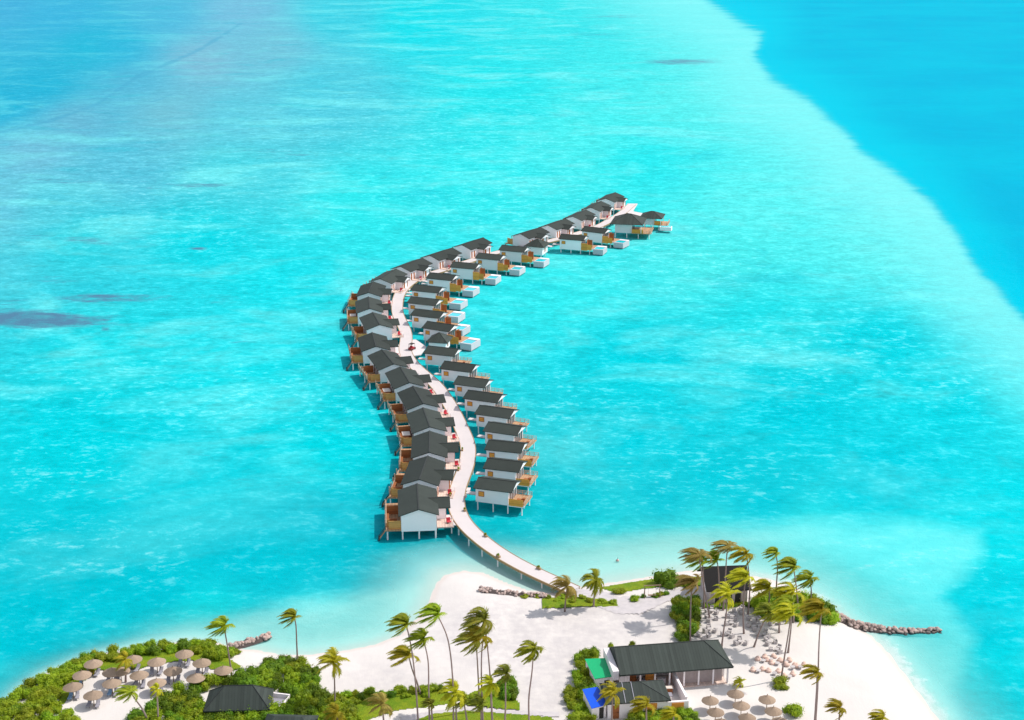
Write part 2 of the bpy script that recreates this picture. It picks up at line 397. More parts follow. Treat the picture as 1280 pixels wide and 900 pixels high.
def blob(qx, qy, x, y, rx, ry): return np.exp(-((qx - x) / rx) ** 2 - ((qy - y) / ry) ** 2)
tro = np.zeros(len(P))
for b in [(700, 800, 120, 55), (610, 790, 70, 40), (490, 850, 70, 22), (800, 770, 60, 22), (930, 790, 60, 35), (690, 870, 45, 40)]: tro += blob(qx, qy, *b)
fattr(sand, 'trodden', np.clip(tro, 0, 1) * .85)
ZS = lambda x, y: gz(x, y)

# water
T, Yg = np.meshgrid(Tv, Yv); X = (T * Yg).ravel(); Yw = Yg.ravel(); P = np.stack([X, Yw], 1)
water = sheet('water', M['water'], X, Yw, np.zeros(len(X)), len(Yv), len(Tv)); tag(water, kind='structure')
zt = terrain(P); fattr(water, 'depth', -zt)
qx, qy = proj(X, Yw, 0 * X)
ctrl = [(0, 0, 70, 178, 222), (80, 20, 60, 182, 224), (150, 60, 40, 185, 222), (210, 20, 80, 188, 224), (300, 10, 125, 192, 224), (60, 110, 15, 182, 218), (10, 130, 20, 180, 218), (110, 60, 25, 188, 220), (170, 105, 90, 186, 218), (250, 75, 135, 190, 216), (340, 60, 120, 196, 220), (210, 140, 120, 195, 216), (90, 150, 110, 185, 214), (40, 190, 120, 195, 222), (150, 200, 95, 198, 224), (0, 250, 110, 200, 224),  # lavender sky sheen at the upper left is painted into these colours
        (420, 20, 60, 210, 230), (520, 30, 0, 226, 237), (620, 110, 30, 232, 238), (760, 90, 70, 236, 239), (740, 170, 75, 240, 241), (400, 110, 80, 205, 226), (300, 150, 100, 205, 226), (700, 50, 55, 230, 236), (850, 130, 90, 240, 240), (300, 210, 75, 214, 228), (600, 230, 50, 238, 242), (450, 260, 45, 236, 240),
        (100, 300, 40, 214, 228), (250, 300, 5, 222, 234), (60, 260, 85, 208, 226), (350, 350, 22, 228, 238), (150, 450, 15, 224, 234), (300, 480, 22, 230, 240), (100, 550, 0, 219, 231), (250, 600, 0, 215, 229),
        (400, 560, 0, 224, 235), (300, 690, 0, 201, 219), (100, 725, 0, 200, 217), (200, 740, 0, 200, 217), (400, 660, 0, 198, 217), (470, 680, 0, 194, 212), (500, 700, 0, 196, 212), (540, 680, 0, 194, 210), (420, 700, 0, 199, 216), (350, 720, 0, 203, 219), (30, 770, 0, 200, 217), (250, 765, 20, 228, 235), (20, 820, 0, 205, 221), (400, 770, 80, 238, 243),
        (700, 350, 50, 236, 240), (800, 200, 35, 235, 240), (950, 250, 95, 244, 244), (1100, 300, 100, 243, 243), (900, 320, 80, 240, 240), (800, 450, 0, 219, 232), (950, 400, 32, 228, 236), (1100, 430, 0, 220, 233), (1000, 520, 0, 214, 229),
        (800, 560, 0, 213, 228), (1200, 500, 0, 222, 235), (700, 620, 0, 200, 217), (720, 650, 0, 198, 214), (830, 630, 0, 202, 219), (950, 625, 0, 205, 221), (900, 600, 0, 208, 224), (1100, 600, 0, 214, 230), (1265, 480, 55, 232, 240), (620, 660, 0, 205, 220), (1000, 670, 50, 232, 238), (1150, 700, 22, 236, 243),
        (1270, 650, 0, 228, 240), (1270, 780, 0, 224, 238), (1200, 860, 0, 229, 240), (880, 660, 60, 230, 235), (760, 655, 20, 215, 225), (750, 690, 110, 235, 232), (840, 690, 110, 236, 233), (1050, 200, 90, 240, 242), (1200, 360, 80, 238, 242)]
num = np.zeros((len(X), 3)); den = np.zeros(len(X))
for x, y, r, g_, b in ctrl:
    d2 = ((qx - x) / 1.5) ** 2 + ((qy - y)) ** 2; wg = 1 / (d2 + 420) ** 1.7
    num += wg[:, None] * np.array([s2l(r), s2l(g_), s2l(b)]); den += wg
colr = num / den[:, None] / np.array([1.88, 1.72, 1.77])
K_WATER = 1.0
ca = water.data.attributes.new('lagoon', 'FLOAT_COLOR', 'POINT')
ca.data.foreach_set('color', np.concatenate([np.clip(colr * K_WATER, 0, .8), np.ones((len(X), 1))], 1).astype(np.float32).ravel())
chan = [(800, -60), (885, 0), (925, 28), (951, 42), (944, 72), (962, 97), (1010, 126), (1058, 168), (1075, 190), (1118, 218), (1165, 256), (1195, 295), (1222, 335), (1248, 365), (1280, 398), (1340, 450), (1500, 560), (2600, 800), (2600, -2000), (800, -2000)]
Q = np.stack([qx, qy], 1); cs = np.array(chan, float); dch = pdist(Q, cs); dch = np.where(inside(Q, cs), dch, -dch)
fattr(water, 'channel', np.clip(dch, -160, 120))
reef = np.zeros(len(X))
for x, y, rx, ry, a in [(45, 399, 88, 11, 1.35), (145, 373, 85, 8, .78), (30, 376, 50, 6, .5), (852, 77, 62, 4, .95), (247, 311, 16, 3.5, .8), (268, 377, 24, 4, .75), (85, 227, 60, 5, .62), (235, 232, 80, 5, .55), (132, 411, 9, 2.5, .9),
                        (770, 21, 60, 2, .7), (740, 43, 60, 2, .55), (80, 300, 90, 8, .42), (330, 190, 120, 10, .35), (60, 350, 60, 6, .5), (280, 372, 30, 6, .5)]:
    reef = np.maximum(reef, a * blob(qx, qy, x, y, rx, ry))
fattr(water, 'reef', reef)
trk = np.zeros(len(X))
for pl, wd, a in [([(-40, 172), (0, 165), (60, 152), (120, 131), (170, 97), (250, 62), (300, 30)], 2.6, 1.0), ([(130, 150), (210, 120), (260, 100)], 2.0, .55), ([(0, 138), (130, 95)], 2.0, .5), ([(1110, 270), (1135, 310), (1160, 345)], 1.6, .5), ([(335, 8), (345, 0)], 1.5, .6)]:
    trk = np.maximum(trk, a * np.exp(-(pdist(Q, np.array(pl, float), False) / wd) ** 2))
fattr(water, 'track', trk)
clear = np.clip(1.0 - .0 * qx, 0, 1) * (1 - np.clip((dch + 5) / 15, 0, 1))
clear *= np.clip(.42 + .58 * np.clip((640 - qy) / 130, 0, 1), 0, 1)
clear *= 1 - .72 * np.clip(1 - np.hypot((qx - 60) / 420, (qy - 40) / 170), 0, 1) ** .6
fattr(water, 'clear', clear)
rip = .12 + np.zeros(len(X))
for b in [(130, 690, 150, 45), (330, 500, 230, 50), (80, 590, 120, 40), (1010, 440, 180, 70), (720, 520, 120, 60), (900, 590, 200, 40), (1130, 705, 160, 40), (150, 480, 150, 40), (620, 250, 200, 60), (850, 330, 150, 50), (230, 250, 260, 80), (1200, 470, 80, 60), (550, 170, 250, 60)]:
    rip = np.maximum(rip, .48 * blob(qx, qy, *b))
fattr(water, 'ripple', rip * (1 - np.clip((dch + 5) / 15, 0, 1)))
sh = np.full(len(X), -60.0)
for pl in ([(560, 760), (575, 706), (622, 694), (660, 684), (700, 677), (760, 669), (830, 661), (900, 655), (960, 653), (1010, 648), (1060, 646), (1150, 650), (1230, 660), (1232, 700), (1180, 745), (1225, 800), (1195, 870), (1215, 930), (1000, 930), (700, 930)],
           [(60, 850), (130, 806), (175, 797), (250, 777), (330, 758), (430, 740), (520, 721), (580, 704), (640, 730), (640, 930), (60, 930)]):
    pl = np.array(pl, float); d_ = pdist(Q, pl); sh = np.maximum(sh, np.where(inside(Q, pl), d_, -d_))
fattr(water, 'shoal', np.clip(sh, -60, 60))
east = np.clip((qx - 900) / 160, 0, 1)[:, None]
sc_ = np.array([.24, .58, .545]) * (1 - east) + np.array([.115, .585, .575]) * east
sa = water.data.attributes.new('shoalcol', 'FLOAT_COLOR', 'POINT'); sa.data.foreach_set('color', np.concatenate([sc_, np.ones((len(X), 1))], 1).astype(np.float32).ravel())
surf = blob(qx, qy, 1140, 850, 60, 70) + .7 * blob(qx, qy, 1000, 735, 80, 30) + .15
fattr(water, 'surf', np.clip(surf, 0, 1))

def wp(poly, z): return [tuple(at(x, y, z).xy) for x, y in poly]
def drape(name, poly_px, mat, dz, step=.3, edge=.22):
    """a ground-cover sheet that follows the sand, with a ragged edge"""
    poly = np.array(wp(poly_px, 1.2)); x0, y0 = poly.min(0) - 1; x1, y1 = poly.max(0) + 1
    xs = np.arange(x0, x1, step); ys = np.arange(y0, y1, step); gx, gy = np.meshgrid(xs, ys); P = np.stack([gx.ravel(), gy.ravel()], 1)
    d = pdist(P, poly); ins = inside(P, poly); sd = np.where(ins, d, -d) + rng.uniform(-edge, edge, len(P))
    z = np.maximum(terrain(P), .35) + dz + np.clip(sd, -.3, .6) * .12
    keep = sd > -.15; W = len(xs); f = []
    for j in range(len(ys) - 1):
        for i in range(W - 1):
            a = j * W + i
            if keep[a] and keep[a + 1] and keep[a + W] and keep[a + W + 1]: f.append((a, a + 1, a + W + 1, a + W))
    used = sorted({k for q in f for k in q}); mp = {k: n for n, k in enumerate(used)}
    me = bpy.data.meshes.new(name); me.from_pydata([(P[k, 0], P[k, 1], z[k]) for k in used], [], [tuple(mp[k] for k in q) for q in f]); me.materials.append(mat)
    me.polygons.foreach_set('use_smooth', [True] * len(me.polygons)); o = bpy.data.objects.new(name, me); COL.objects.link(o); return o
LAWNS = [('bright green grass around the thatched parasol clearing', [(72, 895), (72, 850), (95, 826), (165, 812), (240, 808), (288, 822), (303, 835), (285, 842), (262, 836), (240, 826), (200, 830), (170, 838), (120, 838), (95, 860), (80, 880)]),
         ('clipped lawn strip along the curved path among the near palms', [(425, 868), (560, 862), (569, 880), (535, 885), (500, 889), (470, 897), (450, 906), (400, 910)]),
         ('pointed lawn corner with box hedging beside the wide sand', [(577, 872), (612, 857), (634, 850), (652, 888), (625, 887), (598, 884), (582, 881)]),
         ('lawn strip at the frame edge in front of the curved path', [(505, 905), (540, 893), (585, 889), (640, 893), (690, 897), (700, 912), (505, 912)]),
         ('square lawn patch beneath the two palms at the jetty foot', [(676, 747), (690, 743), (720, 744), (745, 748), (770, 754), (775, 759), (760, 759), (720, 759), (677, 761)]),
         ('green lawn between jetty and the round bush', [(748, 731), (780, 724), (820, 719), (850, 716), (880, 720), (900, 728), (870, 734), (835, 733), (800, 736), (775, 741), (762, 738)]),
         ('ground cover under the palm grove by the rock groyne', [(936, 752), (950, 745), (985, 745), (1030, 757), (1045, 768), (1020, 771), (985, 768), (945, 762)])]
for lab, pl in LAWNS: tag(drape('lawn', pl, M['lawn'], .10), lab, kind='stuff')
pth = [(694, 724), (742, 734), (775, 741), (795, 747), (830, 742), (868, 728), (876, 734), (845, 748), (825, 757), (800, 768), (770, 768), (740, 756)]
tag(drape('path', pth, M['path'], .03, edge=.1), kind='structure')
pth2 = [(500, 905), (500, 896), (540, 889), (585, 884), (640, 889), (700, 890), (700, 897), (640, 893.5), (585, 889.5), (545, 894), (510, 906)]
tag(drape('path', pth2, M['path'], .06, edge=.05), kind='structure')

# ------------------------------------------------------------------ villas
def deck_rail(name, pts, z, parent, h=.95, mat=None):
    m = MB()
    for (a, b) in zip(pts, pts[1:]):
        a = Vector(a); b = Vector(b); L = (b - a).length; n = max(1, int(L / 1.1)); d = (b - a) / L; nn = Vector((-d.y, d.x)) * .04
        for k in range(n + 1):
            p = a + d * L * k / n; m.box(p.x - .05, p.x + .05, p.y - .05, p.y + .05, z, z + h)
        for zz in (.35, .62, h):
            q = [a - nn, b - nn, b + nn, a + nn]; m.slab([(v.x, v.y) for v in q], z + zz - .03, z + zz + .035)
    return m.build(name, mat or M['rail'], parent)
def chevron(hw, ze, zr, th=.16):                # roof profile
    return [(-hw, ze), (0, zr), (hw, ze), (hw, ze + th), (0, zr + th + .03), (-hw, ze + th)]
FZ = 2.4                                        # villa floor above the water

def make_narrow(pool):
    root = empty('water_villa')
    hw, ze, zr = 3.6, 5.3, 6.45; sl = (zr - ze) / hw
    wb_ = 1.45 if pool else FZ - .35
    b = MB(); b.prism([(-3.1, wb_), (3.1, wb_), (3.1, ze + sl * .45), (0, zr - .03), (-3.1, ze + sl * .45)], -4.3, 3.7, 'x'); b.build('wall', M['white'], root)
    r = MB(); r.prism(chevron(hw, ze, zr), -4.75, 4.75, 'x'); rf = r.build('roof', M['roof'], root)
    MB().box(-4.78, 4.78, -.14, .14, zr + .13, zr + .24).build('ridge_cap', M['ridge'], rf)
    MB().prism([(-3.3, ze + sl * .25), (3.3, ze + sl * .25), (0, zr - .035)], 3.703, 4.6, 'x').build('gable', M['white'], root)
    wd = MB().box(-3.5, -2.3, -3.16, -3.10, 3.55, 4.55).build('window', M['ochre'], root); 
    fm = MB()
    for q in ((-3.6, -3.5, 3.45, 4.65), (-2.3, -2.2, 3.45, 4.65), (-3.5, -2.3, 3.45, 3.55), (-3.5, -2.3, 4.55, 4.65)): fm.box(q[0], q[1], -3.2, -3.102, q[2], q[3])
    fm.build('window_frame', M['brown'], wd)
    gd = MB().box(3.702, 3.76, -2.5, 2.5, FZ + .02, 4.75).build('glass_door', M['glass'], root)
    fr = MB()
    for y in (-2.55, -1.3, 0, 1.25, 2.5): fr.box(3.764, 3.85, y - .06, y + .06, FZ + .02, 4.85)
    fr.box(3.764, 3.85, -2.6, 2.6, 4.75, 4.9); fr.build('door_frame', M['white'], gd)
    MB().box(-4.36, -4.302, -.6, .6, FZ, 4.6).build('entrance_door', M['brown'], root)
    x1 = 8.2 if pool else 7.6
    MB().box(3.72, x1, -3.05, 3.05, FZ - .25, FZ).build('deck', M['deckwood'], root)
    MB().box(3.72, x1 + .06, -3.13, -3.052, FZ - .5, FZ + .03).build('deck_beam', M['white'], root)
    if pool:
        MB().box(3.75, 6.0, -3.25, -3.14, 1.55, FZ + 1.95).build('privacy_screen', M['ochre'], root)
        MB().box(6.02, 7.7, -3.2, -3.14, 1.75, FZ + 1.55).build('privacy_screen', M['ochre'], root)
        MB().box(5.6, 7.3, -.8, -.68, FZ, FZ + 2.9).build('outdoor_shower_screen', M['brown'], root)
        MB().box(5.2, 5.32, -.6, 1.8, FZ, FZ + 2.6).build('outdoor_shower_screen', M['brown'], root)
        p = MB(); X0, X1, Y0, Y1 = 8.25, 12.0, -3.3, 2.7; wy0, wy1 = -2.6, .9
        p.box(X0, X1, Y0, wy0, .35, FZ - .02); p.box(X0, X1, wy1, Y1, .35, FZ - .02); p.box(X0, X0 + .25, wy0, wy1, .35, FZ - .02); p.box(X1 - .25, X1, wy0, wy1, .35, FZ - .02)
        p.box(X0 + .25, X1 - .25, wy0, wy1, .35, .9); pl = p.build('plunge_pool', M['shell'], root)
        MB().box(X0 + .25, X1 - .25, wy0, wy1, .9, FZ - .06).build('pool_water', M['poolwater'], pl)
        MB().box(X0 + .3, X1 - .1, wy1 + .2, Y1 - .1, FZ - .015, FZ + .1).build('pool_ledge', M['white'], pl)
        for x in (8.8, 11.6):
            for y in (-2.3, 1.0): MB().tube([(x, y, -3), (x, y, .58)], [.17, .17], 6).build('pile', M['concrete'], root)
    else:
        MB().box(3.8, 7.3, -3.2, -3.14, FZ - .3, FZ + 1.35).build('privacy_screen', M['ochre'], root)
        deck_rail('railing', [(x1 - .08, -2.98), (x1 - .08, 1.6)], FZ, root)
        deck_rail('railing', [(x1 - .08, 2.98), (4.0, 2.98)], FZ, root)
        lg = MB().box(5.0, 6.9, -.9, -.2, FZ + .22, FZ + .4); lg.box(6.3, 6.95, -.9, -.2, FZ + .4, FZ + .75); lg.box(5.1, 6.8, -.8, -.3, FZ + .002, FZ + .22)
        lg.build('daybed', M['brown'], root)
    for x in (-3.9, -.1, 3.5, 6.9):
        for y in (-2.85, 2.85): MB().tube([(x, y, -3), (x, y, FZ - .252)], [.16, .16], 6).build('pile', M['white'], root)
    MB().box(-8.1, -4.38, .2, 1.6, 2.02, 2.22).build('entry_bridge', M['jetty'], root)
    return root

def make_wide(tub):
    root = empty('water_villa')
    hw, ze, zr, hl = 4.3, 5.45, 6.9, 7.05; sl = (zr - ze) / hw
    b = MB(); b.prism([(-3.75, 1.85), (3.75, 1.85), (3.75, ze + sl * .5), (0, zr - .03), (-3.75, ze + sl * .5)], -6.6, 6.5, 'y'); b.build('wall', M['white'], root)
    r = MB(); r.prism(chevron(hw, ze, zr), -hl, hl, 'y'); rf = r.build('roof', M['roof'], root)
    MB().box(-.14, .14, -hl - .03, hl + .03, zr + .13, zr + .24).build('ridge_cap', M['ridge'], rf)
    # entrance wing with a lower cross roof towards the boardwalk
    whw, wze, wzr, wc = 3.1, 5.05, 6.15, .6; s2 = (wzr - wze) / whw
    q = MB(); q.prism([(wc - 2.5, FZ - .25), (wc + 2.5, FZ - .25), (wc + 2.5, wze + s2 * .55), (wc, wzr - .03), (wc - 2.5, wze + s2 * .55)], 3.6, 5.9, 'x'); q.build('entrance_wing', M['white'], root)
    c = MB(); c.prism([(wc + u, z) for u, z in chevron(whw, wze, wzr)], .9, 6.9, 'x'); wf = c.build('wing_roof', M['roof'], root)
    MB().box(1.9, 6.93, wc - .12, wc + .12, wzr + .13, wzr + .22).build('ridge_cap', M['ridge'], wf)
    MB().prism([(wc - 2.75, wze + s2 * .3), (wc + 2.75, wze + s2 * .3), (wc, wzr - .035)], 5.903, 6.8, 'x').build('gable', M['white'], root)
    d = MB().box(5.902, 5.96, wc - 1.3, wc - .2, FZ, 4.65).build('entrance_door', M['brown'], root)
    MB().box(5.963, 6.02, wc - .42, wc - .32, 3.3, 3.55).build('handle', M['rubber'], d)
    MB().box(5.902, 5.98, wc + 1.7, wc + 2.2, FZ, 5.0).build('louver', M['brown'], root)
    MB().box(5.902, 5.98, wc - 2.3, wc - 1.9, FZ, 5.0).build('louver', M['brown'], root)
    for y in (-4.2, -5.8): MB().box(3.752, 3.82, y - .35, y + .35, FZ, 4.7).build('louver', M['brown'], root)
    MB().box(3.752, 7.4, -6.2, wc - 2.52, FZ - .25, FZ).build('porch', M['pinkdeck'], root)
    for y in (-6.1, wc - 2.75): MB().box(7.2, 7.32, y - .06, y + .06, FZ, FZ + .95).build('porch_post', M['white'], root)
    MB().box(7.23, 7.29, -6.1, -4.6, FZ + .85, FZ + .95).build('railing', M['white'], root)
    MB().box(5.98, 10.6, wc - 1.9, wc - .1, 2.02, 2.22).build('entry_bridge', M['jetty'], root)
    MB().box(7.42, 10.2, -4.9, -3.4, 2.0, 2.2).build('entry_bridge', M['jetty'], root)
    # water side: deck, screens, sunken lounge, steps into the lagoon
    MB().box(-7.0, -3.77, -6.9, 7.4, FZ - .25, FZ).build('deck', M['deckwood'], root)
    MB().box(-6.4, -3.8, -6.45, -6.33, FZ, FZ + 1.9).build('privacy_screen', M['tanscreen'], root)
    MB().box(-6.84, -6.2, -5.2, -5.08, FZ, FZ + 1.7).build('privacy_screen', M['tanscreen'], root)
    MB().box(-6.8, -3.8, 1.4, 1.52, FZ, FZ + 2.0).build('privacy_screen', M['brown'], root)
    MB().box(-6.98, -6.86, -5.0, 7.3, FZ, FZ + .9).build('railing', M['rail'], root)
    for y in (-5.2, -2.6, 0, 2.4, 5.4): MB().box(-7.18, -7.003, y - .09, y + .09, FZ - .2, FZ + 1.9).build('deck_post', M['rail'], root)
    lg = MB().box(-6.8, -4.6, -2.9, -2.35, FZ, FZ + .75); lg.box(-6.8, -6.3, -2.35, .3, FZ, FZ + .75); lg.build('daybed', M['brown'], root)
    if tub:
        t = MB().box(-6.28, -4.1, -2.3, .8, FZ, FZ + .85).build('hot_tub', M['brown'], root)
        MB().box(-6.15, -4.25, -2.1, .6, FZ + .852, FZ + .98).build('tub_cover', M['cream'], t)
    gd = MB().box(-3.81, -3.752, -4.8, 1.2, FZ, 4.7).build('glass_door', M['glass'], root)
    fr = MB()
    for y in (-4.8, -2.8, -.8, 1.2): fr.box(-3.86, -3.812, y - .07, y + .07, FZ, 4.8)
    fr.build('door_frame', M['white'], gd)
    s = MB()
    for k in range(8): s.box(-7.25 - k * .2, -7.07 - k * .2, -6.8, -5.8, FZ - .35 - k * .28, FZ - .22 - k * .28)
    st = s.build('stair', M['deckwood'], root)
    h = MB()
    for y in (-6.85, -5.75): h.tube([(-7.0, y, FZ + .5), (-8.6, y, FZ - 1.7)], [.06, .06], 5); h.tube([(-8.5, y, -2), (-8.5, y, FZ - 1.6)], [.15, .15], 5)
    h.build('handrail', M['darkwood'], st)
    for x in (-6.7, -3.5, 0, 3.5):
        for y in (-6.35, 0, 6.1): MB().tube([(x, y, -3), (x, y, FZ - .252)], [.17, .17], 6).build('pile', M['white'], root)
    MB().tube([(7.0, -4.2, -3), (7.0, -4.2, 1.98)], [.15, .15], 6).build('pile', M['white'], root)
    return root

RB = [((591.3, 610.7), (640, 616.7)), ((603.3, 586), (648.7, 591.3)), ((605.3, 562.7), (651.3, 567.3)), ((603.3, 539.3), (646, 545.3)), ((592.5, 518), (636.6, 524)), ((578, 498.6), (621.4, 504.4)), ((565.8, 480.6), (605.5, 485.6)),
      ((549, 461.3), (589, 466.2)), ((528.9, 442), (567.5, 446.2)), ((526.7, 410.3), (561.4, 415.3)), ((512.3, 394.4), (549, 398.7)), ((508, 379), (544, 382.8)), ((512.3, 363.3), (547.7, 367)), ((531.8, 348.2), (565, 351.5)), ((561.7, 334.4), (594, 337.2)),
      ((593.3, 323), (624.7, 326)), ((622.7, 313), (654.7, 316)), ((697.8, 299), (729.4, 301.4)), ((725.5, 289), (755.5, 292.5))]
nb = make_narrow(False); freeze(nb); npool = make_narrow(True); freeze(npool)
used = {}
def place(proto, loc, rz):
    if proto.name not in used: used[proto.name] = 1; o = proto
    else: o = copy_tree(proto)
    o.location = loc; o.rotation_euler = (0, 0, rz); return o
CHAIRS = []
for i, (a, b) in enumerate(RB):
    A = at(*a, 5.3); B = at(*b, 5.3); u = (B - A); L = u.length; u.normalize(); n = Vector((-u.y, u.x, 0))
    c = (A + B) / 2 + n * 3.6; pool = i >= 9
    o = place(npool if pool else nb, (c.x, c.y, 0), math.atan2(u.y, u.x)); o.scale = (L / 9.5, 1, 1)
    if not pool: lab = f"narrow white villa with railed deck and no pool, {ORD[i]} from the beach in its row"
    else: lab = f"narrow white villa with white plunge pool and ochre screens, {ORD[i - 9]} pool villa from the beach"
    tag(o, lab, 'villa', 'narrow gabled water villas on the inner side of the boardwalk')

LB = [((500.3, 644.2), (545.8, 642)), ((504, 604.8), (544.4, 606)), ((518.4, 571.5), (558, 570.8)), ((520, 540), (558, 537.3)), ((511.3, 510.7), (547.3, 507.8)), ((495.3, 484.7), (531.5, 482.5)), ((474, 460.7), (508, 457.8)),
      ((453.3, 438.7), (487.3, 435.8)), ((460, 411.3), (492, 409.2)), ((447.3, 392.7), (481, 391.5)), ((448, 371.3), (477.5, 370.8)), None, None, None, None, None, None, None, None, None]
LG = [(523.4, 637.3), (524.2, 599.7), (536.4, 565.8), (537.3, 534), (529.3, 504.7), (512, 478.7), (492, 455.3), (470, 433.3), (474.7, 406.2), (462, 386), (460.7, 366), (475, 348.6), (500.5, 333.2), (537, 319.4), (577, 306.2), (650, 292.4), (684.5, 281.6), (715.5, 270.6), (738.5, 259.6), (757, 248.2)]
wa = make_wide(False); freeze(wa); wb = make_wide(True); freeze(wb)
ZR = 6.95
G = [at(*p, ZR) for p in LG]
for i in range(20):
    if i == 14: t = G[14] - G[13]
    elif i == 19: t = G[19] - G[18]
    elif i == 15: t = G[16] - G[15]
    else: t = G[i + 1] - G[i]
    t = t.normalized()
    if LB[i]:
        a = at(*LB[i][0], 5.45); b = at(*LB[i][1], 5.45); e = (b - a).normalized(); t2 = Vector((-e.y, e.x, 0)); t = (t * .45 + t2 * .55).normalized()
    ang = math.atan2(t.y, t.x) - math.pi / 2
    c = G[i] + t * 7.05
    tub = i in (5, 9, 3, 13)
    o = place(wb if tub else wa, (c.x, c.y, 0), ang)
    lab = f"wide white villa with grey cross-gabled roof, {ORD[i]} from the beach in its row"
    tag(o, lab, 'villa', 'wide water villas on the outer side of the boardwalk')
    u = Vector((math.cos(ang), math.sin(ang), 0)); CHAIRS.append((c + u * 6.4 + t * -4.2, ang, i))

def make_chair():
    root = empty('porch_chair')
    MB().box(-.42, .42, -.42, .42, .3, .46).build('seat', M['red'], root); MB().box(-.42, .42, .28, .42, .46, 1.15).build('backrest', M['red'], root)
    l = MB()
    for x in (-.36, .36):
        for y in (-.36, .36): MB().box(x - .04, x + .04, y - .04, y + .04, 0, .298).build('leg', M['darkwood'], root)
    return root
ch = make_chair(); freeze(ch)
for p, a, i in CHAIRS:
    o = place(ch, (p.x, p.y, FZ), a + .3); tag(o, f"red chair on the porch of the {ORD[i]} wide villa from the beach", 'chair', 'red porch chairs')

# end pavilions of the boardwalk and two small pump houses with pyramid roofs
def hip_roof(m, x0, x1, y0, y1, ze, zr, rx0, rx1, ry, th=.15):
    v = [(x0, y0, ze), (x1, y0, ze), (x1, y1, ze), (x0, y1, ze), (rx0, ry, zr), (rx1, ry, zr)]
    vb = [(x, y, z - th) for x, y, z in v[:4]]
    m.add(v + vb, [(0, 1, 5, 4), (1, 2, 5), (2, 3, 4, 5), (3, 0, 4), (9, 8, 7, 6), (0, 6, 7, 1), (1, 7, 8, 2), (2, 8, 9, 3), (3, 9, 6, 0)]); return m
def hip_caps(m, x0, x1, y0, y1, ze, zr, rx0, rx1, ry, r=.1):
    for a, b in (((x0, y0, ze), (rx0, ry, zr)), ((x1, y0, ze), (rx1, ry, zr)), ((x1, y1, ze), (rx1, ry, zr)), ((x0, y1, ze), (rx0, ry, zr))): m.tube([a, b], [r, r], 5)
    if rx1 - rx0 > .05: m.tube([(rx0, ry, zr), (rx1, ry, zr)], [r, r], 5)
    return m
def hut(px, py, s, zr, lab, rz):
    c = at(px, py, zr); root = empty('pump_house', (c.x, c.y, 0), rz)
    MB().box(-s * .78, s * .78, -s * .78, s * .78, 1.6, zr - 2.3).build('wall', M['white'], root)
    m = MB(); hip_roof(m, -s, s, -s, s, zr - 2.2, zr, -.01, .01, 0); rf = m.build('roof', M['roof_flat'], root)
    hip_caps(MB(), -s, s, -s, s, zr - 2.2, zr, -.01, .01, 0, .08).build('ridge_cap', M['ridge'], rf)
    d = MB().box(s * .78 + .002, s * .78 + .06, -.5, .5, 2.3, 4.3).build('door', M['brown'], root)
    for x in (-1, 1):
        for y in (-1, 1): MB().tube([(x * s * .6, y * s * .6, -3), (x * s * .6, y * s * .6, 1.598)], [.15, .15], 6).build('pile', M['white'], root)
    tag(root, lab, 'pump house')
hut(549, 415.5, 3.3, 6.4, 'small white hut with dark pyramid roof beside the boardwalk plaza', R(-12))
hut(671.5, 298.5, 4.0, 7.0, 'small white hut with dark pyramid roof at the gap between the pool villas', R(-20))

def end_pavilion(loc, rz, sx, sy, zr, lab, pool):
    root = empty('pavilion', loc, rz); ze = zr - .42 * sy
    MB().box(-sx * .72, sx * .30, -sy * .70, sy * .72, FZ - .25, ze - .02).build('wall', M['white'], root)
    m = MB(); hip_roof(m, -sx, sx, -sy, sy, ze, zr, -sx * .12, sx * .12, 0); rf = m.build('roof', M['roof_flat'], root)
    hip_caps(MB(), -sx, sx, -sy, sy, ze, zr, -sx * .12, sx * .12, 0).build('ridge_cap', M['ridge'], rf)
    MB().box(sx * .302, sx * 1.45, -sy * .8, sy * .8, FZ - .25, FZ).build('deck', M['deckwood'], root)
    MB().box(sx * .32, sx * 1.0, -sy * .8 - .12, -sy * .8 - .002, FZ, FZ + 1.6).build('privacy_screen', M['ochre'], root)
    deck_rail('railing', [(sx * 1.0, -sy * .78), (sx * 1.42, -sy * .78), (sx * 1.42, sy * .75)], FZ, root)
    g = MB().box(sx * .302, sx * .302 + .05, -sy * .55, sy * .6, FZ + .002, ze - .6).build('glass_door', M['glass'], root)
    for x, y in ((.88, -.85), (.88, .85)): MB().box(sx * x - .1, sx * x + .1, sy * y - .1, sy * y + .1, FZ + .002, ze - .16).build('post', M['white'], root)
    for x in (-.7, .0, .7, 1.35):
        for y in (-.65, .65): MB().tube([(sx * x, sy * y, -3), (sx * x, sy * y, FZ - .252)], [.17, .17], 6).build('pile', M['white'], root)
    if pool:
        p = MB().box(sx * .9, sx * 1.9, -sy * 1.5, -sy * .92, .9, FZ - .05); po = p.build('plunge_pool', M['white'], root)
        MB().box(sx * .95, sx * 1.85, -sy * 1.42, -sy * .98, FZ - .048, FZ - .02).build('pool_water', M['poolwater'], po)
    tag(root, lab, 'pavilion'); return root
c = at(787.5, 267, 9.0); end_pavilion((c.x - .5, c.y, 0), R(-12), 6.6, 7.0, 9.0, 'large pavilion with a dark hipped roof beside the boardwalk end', False)
c = at(815.5, 264.5, 7.0); end_pavilion((c.x, c.y, 0), R(-14), 4.7, 4.8, 7.2, 'small open pavilion with hipped roof farthest out on its own deck', True)

